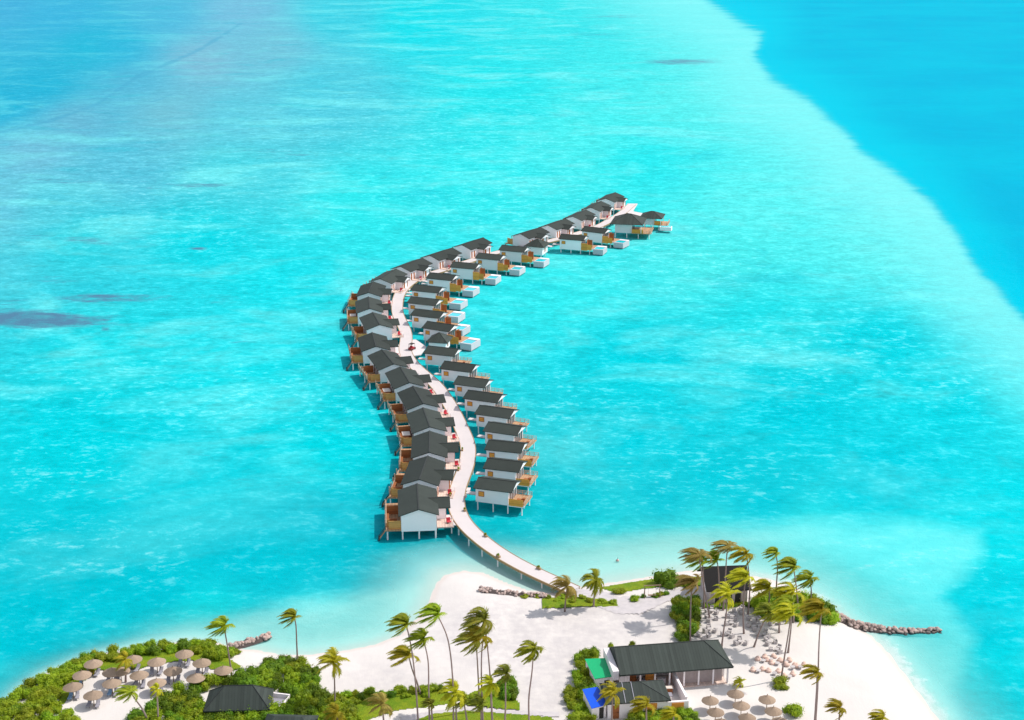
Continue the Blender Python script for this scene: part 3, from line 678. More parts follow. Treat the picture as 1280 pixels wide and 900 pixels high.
# ------------------------------------------------------------------ boardwalk
jc = [(717, 733), (700, 725.5), (676, 716), (650, 704), (630, 693.5), (610, 681), (594, 668.5), (581, 655), (573.5, 643), (570, 628), (572, 612), (577, 598), (583, 582), (585.5, 566), (584, 552), (579, 540), (571, 522), (560, 502), (546, 482), (533, 470), (520, 459), (510, 447), (506, 436), (508, 425), (507, 414), (502, 403), (497.5, 393), (496.5, 382), (499, 369), (507, 358), (521, 348.5), (540, 341.5), (560, 335.5), (588, 326), (618, 316.5), (650, 309), (690, 300.5), (720, 292.5), (748, 283), (765, 274), (778, 266), (790, 255.5)]
JW = [at(x, y, 2.25) for x, y in jc]
def spline(pts, step):
    out = []
    for i in range(len(pts) - 1):
        p0 = pts[max(i - 1, 0)]; p1 = pts[i]; p2 = pts[i + 1]; p3 = pts[min(i + 2, len(pts) - 1)]; n = max(1, int((p2 - p1).length / step))
        for k in range(n):
            t = k / n; out.append(.5 * ((2 * p1) + (p2 - p0) * t + (2 * p0 - 5 * p1 + 4 * p2 - p3) * t * t + (3 * p1 - p0 - 3 * p2 + p3) * t ** 3))
    out.append(pts[-1]); return out
J = spline(JW, 1.5)
for _ in range(6): J = [J[0]] + [(J[i - 1] + J[i] * 2 + J[i + 1]) / 4 for i in range(1, len(J) - 1)] + [J[-1]]
for i, p in enumerate(J): p.z = 2.3 - .75 * max(0, 1 - i / 16)
def strip(off0, off1, dz0, dz1):
    m = MB(); n = len(J); o = []
    for i, p in enumerate(J):
        t = J[min(i + 1, n - 1)] - J[max(i - 1, 0)]; t.z = 0; t.normalize(); q = Vector((t.y, -t.x, 0))
        o += [p + q * off0 + Vector((0, 0, dz0)), p + q * off1 + Vector((0, 0, dz0)), p + q * off1 + Vector((0, 0, dz1)), p + q * off0 + Vector((0, 0, dz1))]
    fs = []
    for i in range(n - 1):
        a = i * 4; b = a + 4
        for k in range(4): fs.append((a + k, a + (k + 1) % 4, b + (k + 1) % 4, b + k))
    fs += [(0, 1, 2, 3), (4 * n - 4, 4 * n - 3, 4 * n - 2, 4 * n - 1)]
    return m.add(o, fs)
bw = empty('boardwalk', (0, 0, 0)); tag(bw, 'long pale boardwalk on piles snaking from the beach between the villa rows', 'boardwalk')
JH = 1.75
strip(-JH, JH, -.18, 0).build('walkway', M['jetty'], bw)
strip(-JH - .16, -JH - .003, -.45, .06).build('edge_beam', M['jettyedge'], bw); strip(JH + .003, JH + .16, -.45, .06).build('edge_beam', M['jettyedge'], bw)
acc = 0; cnt = 0
for i in range(1, len(J) - 1):
    acc += (J[i] - J[i - 1]).length
    if acc > (5.5 if i < 60 else 9.5) and cnt < 98:
        acc = 0; t = (J[i + 1] - J[i - 1]).normalized(); q = Vector((t.y, -t.x, 0))
        for s in (-1.55, 1.55):
            p = J[i] + q * s; MB().tube([(p.x, p.y, -3.2), (p.x, p.y, J[i].z - .182)], [.15, .15], 6).build('pile', M['white'], bw); cnt += 1
pz = [tuple(at(x, y, 2.26).xy) for x, y in [(487, 436.7), (498, 431), (513, 424.5), (520, 424.5), (533, 433.5), (526, 443.3), (512, 445.5), (504, 449)]]
MB().slab(pz, 2.0, 2.285).build('plaza', M['jetty'], bw)
pz = [tuple(at(x, y, 2.26).xy) for x, y in [(781, 262), (784, 254.5), (797, 254.5), (791, 264), (806, 267), (802, 271), (784, 266)]]
MB().slab(pz, 2.0, 2.27).build('landing', M['jetty'], bw)
# golf buggy on the plaza
p = at(515, 437, 2.29); root = empty('golf_buggy', (p.x, p.y, 2.285), R(60)); tag(root, 'dark red golf buggy parked on the widened plaza of the boardwalk', 'golf buggy')
b = MB().box(-1.15, 1.15, -.6, .6, .3, .62); b.box(-1.15, -.35, -.58, .58, .62, .85); b.build('body', simple('dark_red_paint', (.22, .02, .025), .35, .05), root)
MB().box(-.95, .75, -.62, .62, 1.82, 1.9).build('roof', M['darkwood'], root); MB().box(-.3, .25, -.5, .5, .622, .86).build('seat', M['red'], root); MB().box(-.42, -.3, -.5, .5, .852, 1.3).build('backrest', M['red'], root)
for x in (-.88, .7):
    for y in (-.55, .55): MB().box(x - .03, x + .03, y - .03, y + .03, .622, 1.818).build('roof_post', M['rubber'], root)
for x in (-.8, .8):
    for y in (-.56, .56): MB().tube([(x, y - .09, .25), (x, y + .09, .25)], [.25, .25], 12).build('wheel', M['rubber'], root)
MB().tube([(.45, .2, .62), (.3, .2, 1.1)], [.03, .03], 5).build('steering_column', M['rubber'], root)

# ------------------------------------------------------------------ shrubs
def shrub_mesh(name, n, mat, seed, flat=.8, leafs=.30, core=.72, cone=0):
    r = random.Random(seed); m = MB(); lobes = []
    for k in range(9):
        a = r.uniform(0, 6.28); rr = r.uniform(.1, .62); lobes.append((Vector((rr * math.cos(a), rr * math.sin(a), r.uniform(.25, .72) * flat)), r.uniform(.30, .5)))
    for k in range(n):
        c, rad = r.choice(lobes); d = Vector((r.gauss(0, 1), r.gauss(0, 1), r.gauss(.35, .9))).normalized()
        p = c + d * rad * r.uniform(.75, 1.12)
        if p.z < .02: p.z = r.uniform(.02, .3)
        nrm = (d + Vector((r.uniform(-.8, .8), r.uniform(-.8, .8), r.uniform(-.3, .8)))).normalized()
        a = nrm.orthogonal().normalized(); a = (Matrix.Rotation(r.uniform(0, 6.28), 3, nrm) @ a); b = nrm.cross(a); s = leafs * r.uniform(.4, .8)
        m.add([p - a * s * .5, p + b * s * .28, p + a * s * .55 - nrm * s * .15, p - b * s * .28], [(0, 1, 2, 3)])
    # inner mass of denser foliage
    for c, rad in lobes:
        o = len(m.v); k = core * rad; st = []
        for i in range(5):
            th = math.pi * i / 4
            for j in range(7):
                ph = 2 * math.pi * j / 7; q = r.uniform(.85, 1.15) * k
                st.append(c + Vector((math.sin(th) * math.cos(ph), math.sin(th) * math.sin(ph), math.cos(th))) * q)
        m.add(st, [(i * 7 + j, i * 7 + (j + 1) % 7, (i + 1) * 7 + (j + 1) % 7, (i + 1) * 7 + j) for i in range(4) for j in range(7)])
    me = bpy.data.meshes.new(name); me.from_pydata(m.v, [], m.f); me.materials.append(mat); return me
SHM = {}
for k, mt in (('g', 'shrub'), ('d', 'shrubdark'), ('y', 'shrubyellow')): SHM[k] = [shrub_mesh('foliage', 750, M[mt], 11 + i * 7 + ord(k), leafs=.21) for i in range(3)]
HEDGE_OBJ = []
def shrub(x, y, r, h, kind, label, group=None, name='shrub'):
    z = max(gz(x, y), .15) - .08
    o = inst(name, random.choice(SHM[kind]), (x, y, z), random.uniform(0, 6.28), (r * 1.32, r * 1.32, h * 1.05)); tag(o, label, 'shrub', group); return o
def scatter(poly_px, spacing, avoid=()):
    poly = np.array(wp(poly_px, 1.1)); x0, y0 = poly.min(0); x1, y1 = poly.max(0); pts = []
    for _ in range(6000):
        p = np.array([random.uniform(x0, x1), random.uniform(y0, y1)])
        if not inside(p[None], poly)[0]: continue
        if any(inside(p[None], np.array(a))[0] for a in avoid): continue
        if all((p[0] - q[0]) ** 2 + (p[1] - q[1]) ** 2 > spacing ** 2 for q in pts): pts.append(p)
    return pts
belts = [
 ([(-20, 915), (-20, 892), (20, 866), (50, 847), (90, 830), (130, 818), (78, 858), (70, 890), (60, 915)], 2.0, 'ggdgy', (1.5, 2.0), (1.5, 2.3), 'leafy green beach shrub in the thick belt where the bushy shore meets the frame corner', 'shrubs in the shore belt by the frame corner', ()),
 ([(45, 915), (62, 893), (72, 888), (88, 895), (100, 915)], 1.8, 'ggy', (1.1, 1.5), (1.0, 1.4), 'low yellowish green shrub beside the sandy entrance to the parasol clearing', 'low shrubs at the parasol clearing entrance', ()),
 ([(92, 830), (130, 817), (170, 808), (230, 801), (268, 803), (288, 820), (268, 826), (240, 814), (200, 817), (165, 822), (125, 827)], 1.9, 'ggdgd', (1.3, 1.8), (1.5, 2.2), 'dense green shrub in the belt between the parasol clearing and the sea', 'shrubs screening the parasol clearing from the sea', ()),
 ([(160, 915), (175, 893), (205, 878), (232, 868), (260, 853), (300, 848), (345, 838), (383, 842), (395, 860), (405, 875), (440, 890), (440, 915)], 1.85, 'dddgg', (1.4, 2.0), (1.6, 2.7), 'dark green shrub in the thicket around the grey hipped roof', 'shrubs in the thicket around the hipped roof', ([tuple(at(x, y, 1.2).xy) for x, y in [(248, 905), (248, 862), (292, 856), (325, 866), (362, 871), (362, 888), (335, 895), (335, 908)]],)),
 ([(722, 822), (742, 818), (748, 830), (735, 845), (742, 870), (728, 880), (722, 855)], 1.5, 'gdg', (1.1, 1.5), (1.8, 2.6), 'leafy shrub planted behind the green and blue lean-to roofs', 'shrubs by the lean-to roofs', ()),
 ([(708, 868), (725, 866), (735, 890), (740, 912), (722, 912)], 1.5, 'gyg', (1.1, 1.5), (1.3, 1.9), 'bright green shrub on the sand in front of the blue lean-to', 'bright shrubs in front of the blue lean-to', ()),
 ([(845, 762), (868, 752), (872, 775), (868, 790), (852, 803), (848, 790)], 1.6, 'dgd', (1.3, 1.7), (1.5, 2.3), 'dark leafy shrub in the narrow bed between path and palm lounge', 'shrubs between the path and the palm lounge', ()),
 ([(948, 762), (965, 752), (1000, 752), (1035, 764), (1042, 774), (1015, 776), (985, 775), (960, 770)], 1.9, 'gydd', (1.5, 2.1), (2.2, 3.4), 'sunlit shrub beneath the palm grove next to the long groyne', 'shrubs beneath the palm grove', ()),
 ([(882, 757), (932, 755), (936, 759), (884, 761)], 1.2, 'dg', (.7, .9), (.6, .8), 'low dark shrub along the foot of the weathered boathouse wall', 'low shrubs along the boathouse wall', ()),
 ([(785, 896), (830, 892), (868, 895), (875, 912), (785, 912)], 1.5, 'dgy', (1.1, 1.5), (1.2, 1.9), 'leafy shrub in the bed before the restaurant front wall', 'shrubs before the restaurant front', ()),
 ([(330, 826), (355, 823), (382, 829), (380, 836), (335, 838)], 1.6, 'dg', (1.1, 1.5), (1.3, 1.8), 'shrub at the beach edge of the thicket below the lone palm', 'shrubs at the beach edge of the thicket', ()),
 ([(430, 871), (490, 866), (555, 862), (560, 868), (495, 874), (440, 882)], 1.6, 'dgg', (.9, 1.3), (.9, 1.4), 'clipped shrub in the hedge along the near lawn', 'shrubs in the near lawn hedge', ()),
 ([(405, 885), (430, 880), (445, 900), (430, 915), (405, 915)], 1.6, 'gyy', (1.1, 1.6), (1.2, 1.8), 'yellow green shrub at the start of the curved path', 'shrubs at the curved path start', ()),
 ([(625, 856), (636, 852), (645, 872), (628, 878)], 1.3, 'd', (.9, 1.2), (1.3, 1.9), 'dark shrub in the pointed corner of the lawn', 'dark shrubs in the lawn corner', ()),
 ([(585, 874), (622, 862), (626, 876), (600, 880)], 1.9, 'gy', (.8, 1.1), (.7, 1.1), 'small green shrub inside the pointed lawn', 'small shrubs inside the pointed lawn', ()),
 ([(255, 815), (290, 806), (300, 812), (290, 820)], 1.5, 'yg', (.9, 1.2), (.8, 1.2), 'yellowish shrub at the root of the short groyne', 'shrubs at the short groyne root', ()),
 ([(655, 745), (690, 742), (735, 746), (768, 755), (740, 757), (715, 752)], 1.9, 'yg', (.7, 1.0), (.6, .9), 'small yellow green shrub by the palms at the jetty foot', 'small shrubs at the jetty foot', ()),
 ([(236, 915), (243, 890), (300, 889), (337, 890), (348, 915)], 1.6, 'dg', (1.3, 1.7), (1.9, 2.5), 'green shrub hiding the eaves in front of the hipped roof', 'shrubs in front of the hipped roof', ()),
]
for poly, sp, ks, rr, hh, lab, grp, av in belts:
    for p in scatter(poly, sp, av): shrub(p[0], p[1], random.uniform(*rr), random.uniform(*hh), random.choice(ks), lab, grp)
for (x, y, r, h, k, lab) in [(835, 729, 2.7, 3.2, 'd', 'large round dark bush on the lawn beside the boathouse'), (862, 732, 1.5, 1.6, 'g', 'medium bush between the large round bush and the boathouse'), (793.5, 751, 1.1, 1.3, 'g', 'small ball bush standing alone beside the path fork'),
                            (774, 741, 1.2, 1.2, 'y', 'yellow green bush on the lawn edge next to the jetty path'), (818, 747, .7, .8, 'd', 'tiny bush at the foot of the timber swing frame'), (804, 747, .6, .8, 'd', 'tiny bush between the ball bush and the swing frame'), (825, 745, .8, .9, 'y', 'pale little bush behind the timber swing frame'),
                            (833, 744, .8, 1.0, 'd', 'little dark bush nearest the large round bush'), (975, 857, 1.9, 1.5, 'g', 'round green bush at the foot of a tall palm on open sand'), (993, 894, 1.9, 1.9, 'g', 'rounded yellow green bush beside the beach parasols'), (847, 748, .8, .9, 'd', 'small dark bush at the bend of the stone path edge'),
                            (845, 765, .9, .8, 'd', 'low bush at the tip of the bed beside the path'), (764, 812, .8, 1.3, 'y', 'thin yellowish bush peeping over the restaurant ridge'), (790, 809, .7, 1.2, 'g', 'thin green bush behind the middle of the restaurant roof')]:
    p = at(x, y, 1.2); shrub(p.x, p.y, r, h, k, lab, name='bush')

# ------------------------------------------------------------------ palms
def crown_mesh(seed, mat, nf=19, L=3.9, wind=1.0):
    r = random.Random(seed); m = MB()
    for k in range(nf):
        a = 2 * math.pi * (k + r.uniform(-.3, .3)) / nf; el = r.uniform(-.45, 1.3); Lk = L * r.uniform(.75, 1.12)
        d = Vector((math.cos(a) * math.cos(el), math.sin(a) * math.cos(el), math.sin(el))); p = Vector((0, 0, .15)); n = 13; st = Lk / n
        pts = [p.copy()]; ds = [d.copy()]
        for i in range(n):
            d = (d + Vector((-.30 * wind * r.uniform(.6, 1.2), .06 * wind, -.08 - .13 * i / n)) * (.55 + i / n)).normalized(); p = p + d * st; pts.append(p.copy()); ds.append(d.copy())
        m.tube(pts, [.05 * (1 - i / (n + 2)) for i in range(n + 1)], 3, False)
        for i in range(1, n + 1):
            for sub in (0, .5):
                u = i + sub - .5; i0 = min(int(u), n - 1); q = pts[i0].lerp(pts[i0 + 1], u - i0); t = ds[i0]
                side = t.cross(Vector((0, 0, 1)))
                if side.length < .05: side = Vector((0, 1, 0))
                side.normalize(); upv = side.cross(t)
                ll = (.22 + 1.05 * math.sin(math.pi * min(1, (u / n) * .82 + .12))) * r.uniform(.75, 1.1) * .82
                for s in (-1, 1):
                    ld_ = (side * s * .72 + t * .65 + upv * .05 + Vector((-.55 * wind, .05, -.28)) * r.uniform(.6, 1.2)).normalized(); e = q + ld_ * ll
                    wv = t * .088
                    m.add([q - wv, q + wv, q + ld_ * ll * .6 + wv * .8 + Vector((0, 0, -.03)), e + Vector((0, 0, -.12 * ll)), q + ld_ * ll * .6 - wv * .8 + Vector((0, 0, -.03))], [(0, 1, 2, 3, 4)])
    for k in range(5):                          # nuts and the heart of the crown
        a = r.uniform(0, 6.28); c = Vector((.2 * math.cos(a), .2 * math.sin(a), -.12)); m.tube([c + Vector((0, 0, .13)), c, c - Vector((0, 0, .14))], [.04, .13, .04], 5)
    m.tube([(0, 0, -.25), (0, 0, .25), (-.1, 0, .7)], [.15, .17, .03], 6)
    me = bpy.data.meshes.new('crown'); me.from_pydata(m.v, [], m.f); me.materials.append(mat); return me
CR = {k: [crown_mesh(40 + i * 9 + j, M[mt], nf=22 + 2 * i) for i in range(3)] for j, (k, mt) in enumerate((('g', 'palmgreen'), ('y', 'palmyellow'), ('b', 'palmbrown'), ('d', 'palmdark')))}
CRW = {k: [crown_mesh(90 + i * 9 + j, M[mt], nf=23, wind=.45) for i in range(2)] for j, (k, mt) in enumerate((('g', 'palmgreen'), ('b', 'palmbrown'), ('y', 'palmyellow')))}
def palm(base, pts, kind, s, lab, grp=None, calm=False, rad=.145):
    B = at(base[0], base[1], 1.25); B.z = max(gz(B.x, B.y), .2) - .15
    Y = B.y; P_ = [B] + [up(x, y, Y - .35 * i) for i, (x, y) in enumerate(pts)]
    root = empty('palm_tree', B); loc = [p - B for p in P_]
    sp = spline(loc, .8) if len(loc) > 1 else loc
    n = len(sp); m = MB(); rd = [rad * (1.45 - .9 * min(1, i / 3) * .4 - .45 * i / n) * (1 + .06 * (i % 2)) for i in range(n)]; m.tube(sp, rd, 7); m.sm = True
    m.build('trunk', M['trunk'], root)
    c = inst('crown', random.choice((CRW if calm else CR)[kind]), sp[-1], random.uniform(-.35, .35), (s, s * random.uniform(.9, 1.1), s * random.uniform(.92, 1.08)), root)
    tag(root, lab, 'palm tree', grp); return root
# base pixel, points up the trunk to the crown, leaf colour, size, label
PALMS = [
 ((290, 846), [(287, 825), (283, 800), (280, 783)], 'g', .88, 'slender green palm beside the root of the short groyne', 0),
 ((372, 830), [(371, 805), (370, 782), (368, 772)], 'g', .78, 'lone slim palm against the turquoise water above the thicket', 0),
 ((419, 886), [(418.5, 865), (418, 845), (417, 829)], 'y', .85, 'yellowing palm at the beach end of the thicket', 1),
 ((523, 908), [(520, 860), (515, 815), (508, 781)], 'g', .90, 'tall dark green palm crossing a shorter yellowed one above the near lawn', 0),
 ((537, 908), [(536, 860), (535, 825), (529, 799)], 'g', .85, 'green palm with curved top behind the tall crossing pair', 0),
 ((526, 868), [(521, 852), (515, 836), (511, 820)], 'y', .98, 'shorter yellowed palm with broad drooping crown among the near palms', 0),
 ((567, 908), [(566, 850), (560, 800), (547, 769)], 'g', .95, 'tallest palm of the near lawn leaning over with a bowed trunk', 0),
 ((600, 890), [(598, 850), (596, 815), (594, 800)], 'd', 1.05, 'dark brownish palm crown low in the tight cluster of three', 0),
 ((616, 908), [(613, 850), (609, 805), (605, 776)], 'd', .98, 'dark topmost palm of the tight cluster over the sand', 0),
 ((604, 908), [(602, 855), (602, 820), (604, 796)], 'y', .92, 'bright yellow green palm in front of the tight cluster', 0),
 ((662, 910), [(661, 875), (665, 840), (667, 813)], 'g', .80, 'solitary palm standing on the wide pale sand', 0),
 ((631, 908), [(632, 880), (632, 855), (633, 842)], 'd', .68, 'short dark palm at the lawn corner', 0),
 ((571, 908), [(570, 885), (569, 866)], 'y', .80, 'short yellow green palm where the curved path starts to straighten', 1),
 ((602, 908), [(601.5, 890), (601, 880)], 'd', .70, 'small dark palm over the path in front of the pointed lawn', 1),
 ((585, 908), [(582, 890), (579, 876)], 'g', .66, 'small green palm beside the short yellow one over the path', 0),
 ((616, 910), [(614, 880), (613, 856)], 'y', .66, 'yellow palm half hidden below the tight cluster', 1),
 ((541, 910), [(540, 895), (539, 880)], 'd', .50, 'small palm rising from the clipped lawn hedge', 1),
 ((481, 912), [(479, 895), (478, 880)], 'b', .80, 'brownish yellow palm at the frame edge by the lawn', 1),
 ((424, 914), [(422, 900), (420, 892)], 'y', .65, 'small yellow palm at the frame edge under the thicket palm', 1),
 ((188, 908), [(180, 890), (172, 878), (163, 866)], 'g', .70, 'leaning palm with pale trunk before the parasol clearing', 0),
 ((157, 853), [(157, 840), (156, 825)], 'y', .60, 'small yellow palm standing between the thatched parasols', 1),
 ((198, 908), [(197, 880), (196, 862)], 'y', .42, 'thin straight palm with a tiny crown at the thicket edge', 1),
 ((115, 843), [(115, 838)], 'y', .28, 'knee high yellow palm sprout under the parasols', 1),
 ((706, 764), [(707, 750), (709, 733)], 'b', .92, 'brownish palm with upright fronds at the jetty foot', 1),
 ((742, 758), [(743, 742), (744, 725)], 'g', .85, 'greener palm beside the path at the jetty foot', 1),
 ((888, 775), [(882, 745), (877, 715), (873, 693)], 'b', 1.0, 'tall brown topped palm in front of the boathouse gable', 0),
 ((880, 760), [(880, 740), (879, 715), (878, 700)], 'g', .92, 'green palm just under the tall brown topped one', 0),
 ((900, 760), [(899, 735), (898, 712), (896, 700)], 'g', .85, 'green palm before the dark boathouse roof', 0),
 ((904, 762), [(906, 735), (908, 700), (910, 682)], 'b', .85, 'tallest palm over the boathouse with pinkish brown fronds', 0),
 ((935, 768), [(937, 740), (936, 715), (933, 693)], 'y', .90, 'yellow green palm at the far corner of the boathouse', 0),
 ((930, 792), [(929, 770), (930, 740), (933, 722)], 'y', .98, 'yellow green palm with tied trunk in front of the boathouse wall', 0),
 ((902, 809), [(905, 785), (908, 765), (908, 745)], 'y', .88, 'golden palm leaning over the wicker seats', 1),
 ((863, 804), [(863, 775), (864, 745), (867, 728)], 'b', .88, 'thin trunked brown palm over the narrow shrub bed', 0),
 ((970, 742), [(971, 725), (972, 708), (970, 692)], 'g', .70, 'slim palm standing clear against the turquoise sea', 0),
 ((998, 770), [(997, 750), (995, 730), (992, 710)], 'g', 1.0, 'large green palm rising highest from the grove', 0),
 ((1014, 762), [(1014, 745), (1014, 735), (1012, 724)], 'g', .85, 'windswept palm at the seaward edge of the grove', 0),
 ((960, 765), [(961, 755), (962, 745), (961, 736)], 'y', .95, 'yellow palm at the boathouse end of the grove', 0),
 ((992, 778), [(992, 765), (991, 752), (990, 742)], 'y', 1.0, 'broad yellow green palm in the middle of the grove', 0),
 ((1019, 908), [(1022, 860), (1024, 800), (1027, 762)], 'y', .95, 'very tall thin palm with golden crown level with the groyne', 0),
 ((1018, 909), [(1020, 875), (1021, 858), (1021, 841)], 'y', .72, 'shorter golden palm on the open beach sharing a line with a tall one', 0),
 ((1048, 914), [(1049, 900), (1050, 885)], 'y', .68, 'low golden palm on open sand near the waterline', 0),
 ((1103, 918), [(1103, 908), (1103, 898)], 'y', .62, 'palm tip just showing at the frame edge on the beach', 0),
 ((976, 851), [(980, 825), (985, 795), (989, 768)], 'y', .88, 'palm with long slanting trunk rising from the round bush', 0),
 ((985, 816), [(987, 800), (989, 780), (988, 758)], 'g', .9, 'palm with supported trunk beside the long slanting one', 0),
 ((942, 809), [(949, 790), (956, 775), (961, 765)], 'd', .82, 'palm leaning hard over the lounge with flat dark fronds', 0),
 ((974, 791), [(974, 782), (975, 770)], 'y', .68, 'low golden palm in front of the grove', 0),
 ((925, 859), [(925, 853)], 'y', .40, 'tiny golden palm on bare sand beside the restaurant', 1),
 ((765, 908), [(765, 890), (766, 868)], 'y', .72, 'golden palm standing before the blue lean-to', 1),
 ((808, 912), [(808, 896), (808, 882)], 'y', .72, 'golden palm before the brown restaurant doors', 0),
 ((843, 916), [(842, 905), (842, 894)], 'y', .62, 'golden palm low at the restaurant corner', 0),
]
for b_, pts, k, s, lab, calm in PALMS: palm(b_, pts, k, s * (1.0 if b_[0] > 850 else 1.0), lab, None, bool(calm and k in CRW))

# ------------------------------------------------------------------ rock groynes
def rock_mesh(seed):
    r = random.Random(seed); m = MB(); st = []
    off = [(r.uniform(-1, 1), r.uniform(-1, 1), r.uniform(-1, 1), r.uniform(.15, .3)) for _ in range(5)]
    for i in range(6):
        th = math.pi * i / 5
        for j in range(9):
            ph = 2 * math.pi * j / 9; d = Vector((math.sin(th) * math.cos(ph), math.sin(th) * math.sin(ph), math.cos(th))); q = 1
            for ox, oy, oz, am in off: q -= am * max(0, d.dot(Vector((ox, oy, oz)).normalized()) - .35)
            st.append(d * q * .5)
    m.add(st, [(i * 9 + j, i * 9 + (j + 1) % 9, (i + 1) * 9 + (j + 1) % 9, (i + 1) * 9 + j) for i in range(5) for j in range(9)])
    me = bpy.data.meshes.new('rock'); me.from_pydata(m.v, [], m.f); me.materials.append(M['rock']); return me
M['gap_mound'] = simple('gap_shade', (.085, .065, .06), .95, .4, 2.0, .6)  # dark colour of an added mound, standing in for shade between boulders
RK = [rock_mesh(300 + i) for i in range(7)]
def groyne(line, n, width, size, lab, grp, h=.9, zz=.6):
    ln = spline([at(x, y, zz) for x, y in line], .6); m = MB(); K = len(ln); prof = (-.62, -.4, -.15, .15, .4, .62); vs = []
    for i, p in enumerate(ln):
        t = (ln[min(i + 1, K - 1)] - ln[max(i - 1, 0)]).normalized(); q = Vector((t.y, -t.x, 0)); e = min(1, (i + .3) / 3, (K - i - .7) / 3)
        for u in prof:
            c = p + q * u * width * (.75 + .25 * e); zb = max(gz(c.x, c.y), -1.2); vs.append((c.x, c.y, zb - .25 + e * (h + .1) * (1 - (u / .62) ** 2) * random.uniform(.75, 1.1)))
    m.add(vs, [(i * 6 + k, i * 6 + k + 1, i * 6 + k + 7, i * 6 + k + 6) for i in range(K - 1) for k in range(5)])
    tag(m.build('gap_mound', M['gap_mound'], None), 'dark mound as painted shade between the boulders of ' + grp.split('of ', 1)[1], kind='stuff')
    pts = spline([at(x, y, zz) for x, y in line], .5); n_ = len(pts)
    for k in range(n):
        f = random.random(); i = min(int(f * (n_ - 1)), n_ - 2); t = (pts[i + 1] - pts[i]).normalized(); q = Vector((t.y, -t.x, 0)); u = max(-1, min(1, random.gauss(0, .5)))
        p = pts[i] + q * u * width / 2; base = max(gz(p.x, p.y), -.5); s = size * random.uniform(.7, 1.35)
        z = base + .2 * s + max(0, (1 - abs(u))) * h * random.uniform(.45, 1)
        o = inst('boulder', random.choice(RK), (p.x, p.y, z), random.uniform(0, 6.28), (s * random.uniform(.9, 1.4), s, s * random.uniform(.65, .9)))
        o.rotation_euler = (random.uniform(-.5, .5), random.uniform(-.5, .5), random.uniform(0, 6.28)); tag(o, lab, 'boulder', grp)
groyne([(288, 807), (302, 803), (318, 798), (338, 792)], 65, 2.3, .8, 'reddish boulder in the short groyne sheltering the small cove', 'boulders of the short groyne')
groyne([(601, 738), (625, 740), (650, 742), (684, 744)], 70, 2.2, .72, 'small grey pink boulder in the low groyne beside the jetty foot', 'boulders of the low groyne by the jetty', .6, 1.0)
groyne([(1038, 764), (1052, 772), (1070, 779), (1098, 784), (1135, 786), (1176, 785)], 165, 2.4, .88, 'dark reddish boulder in the long curved groyne at the far beach', 'boulders of the long curved groyne')

# ------------------------------------------------------------------ parasols, loungers, seats
def make_parasol(rad, h):
    root = empty('thatched_parasol')
    t = MB(); prof = [(rad * .97, h - .62), (rad, h - .55), (rad * .72, h - .28), (rad * .4, h + .0), (rad * .1, h + .22), (.02, h + .3)]; t.lathe(prof, 26, jit=.06); t.build('thatch', M['thatch'], root)
    u = MB(); u.lathe([(rad * .95, h - .60), (rad * .5, h - .26), (.06, h + .05)], 26); u.build('canopy_lining', M['pole'], root)
    MB().tube([(0, 0, -.2), (0, 0, h + .55)], [.075, .06], 7).build('pole', M['pole'], root); return root
pa = make_parasol(1.62, 2.5); freeze(pa); pb = make_parasol(1.45, 2.4); freeze(pb)
def make_lounger(mt):
    root = empty('sun_lounger')
    MB().box(-.32, .32, -.95, .35, .30, .40).build('mattress', mt, root)
    bk = MB().add([(-.32, .36, .30), (.32, .36, .30), (.32, .98, .72), (-.32, .98, .72), (-.32, .32, .40), (.32, .32, .40), (.32, .94, .82), (-.32, .94, .82)], [(3, 2, 1, 0), (4, 5, 6, 7), (0, 1, 5, 4), (1, 2, 6, 5), (2, 3, 7, 6), (3, 0, 4, 7)]); bk.build('backrest', mt, root)
    for x in (-.27, .27):
        for y in (-.85, .3): MB().box(x - .03, x + .03, y - .03, y + .03, 0, .298).build('leg', M['darkwood'], root)
    return root
lgy = make_lounger(M['greypad']); freeze(lgy); lbl = make_lounger(M['bluepad']); freeze(lbl)
PL = [(116.2, 827.3, 'at the bushy corner highest on the clearing edge'), (102.2, 842, 'half buried in shrubs between its two corner neighbours'), (90.6, 856.6, 'nearest the frame corner on the grass'), (116.2, 867, 'standing alone closest to the camera'), (139.5, 852.3, 'shading a blue lounger'),
      (139.5, 838.3, 'behind the one that shades the blue lounger'), (150.5, 837.2, 'tucked behind two overlapping parasols'), (166, 822.5, 'behind the small yellow palm'), (173.7, 842, 'in the centre of the clearing'), (195.7, 825.5, 'in the back line, two loungers in its shade'), (195.7, 851.7, 'in front beside the thicket edge'),
      (230.1, 815.7, 'topmost against the shore shrubs'), (216, 837, 'leaning over the low yellow plants'), (252.1, 826.7, 'at the sandy tip of the clearing'), (244.5, 845.5, 'partly hidden by the thicket leaves'), (279, 836, 'pale and almost buried beside the groyne palm')]
for k, (x, y, lab) in enumerate(PL):
    p = at(x, y, 1.2 + 2.35); z = gz(p.x, p.y); o = place(pa, (p.x, p.y, z), random.uniform(0, 6)); tag(o, 'brown thatched parasol ' + lab, 'parasol', 'parasols in the shrub clearing')
    for s in (-1, 1):
        if (k in (1, 6, 14, 15) and s == 1): continue
        bl = k in (1, 2, 4) and s == -1
        q = (p.x + s * .75 + (.3 if bl else -.1), p.y - .2 + random.uniform(-.3, .3)); lo_ = place(lbl if bl else lgy, (q[0], q[1], gz(*q) + .02), random.uniform(-.25, .25))
        nm = lab.split(',')[0]
        tag(lo_, f'{"blue" if bl else "grey"} sun lounger under the parasol {nm}', 'sun lounger', f'loungers under the parasol {nm}')
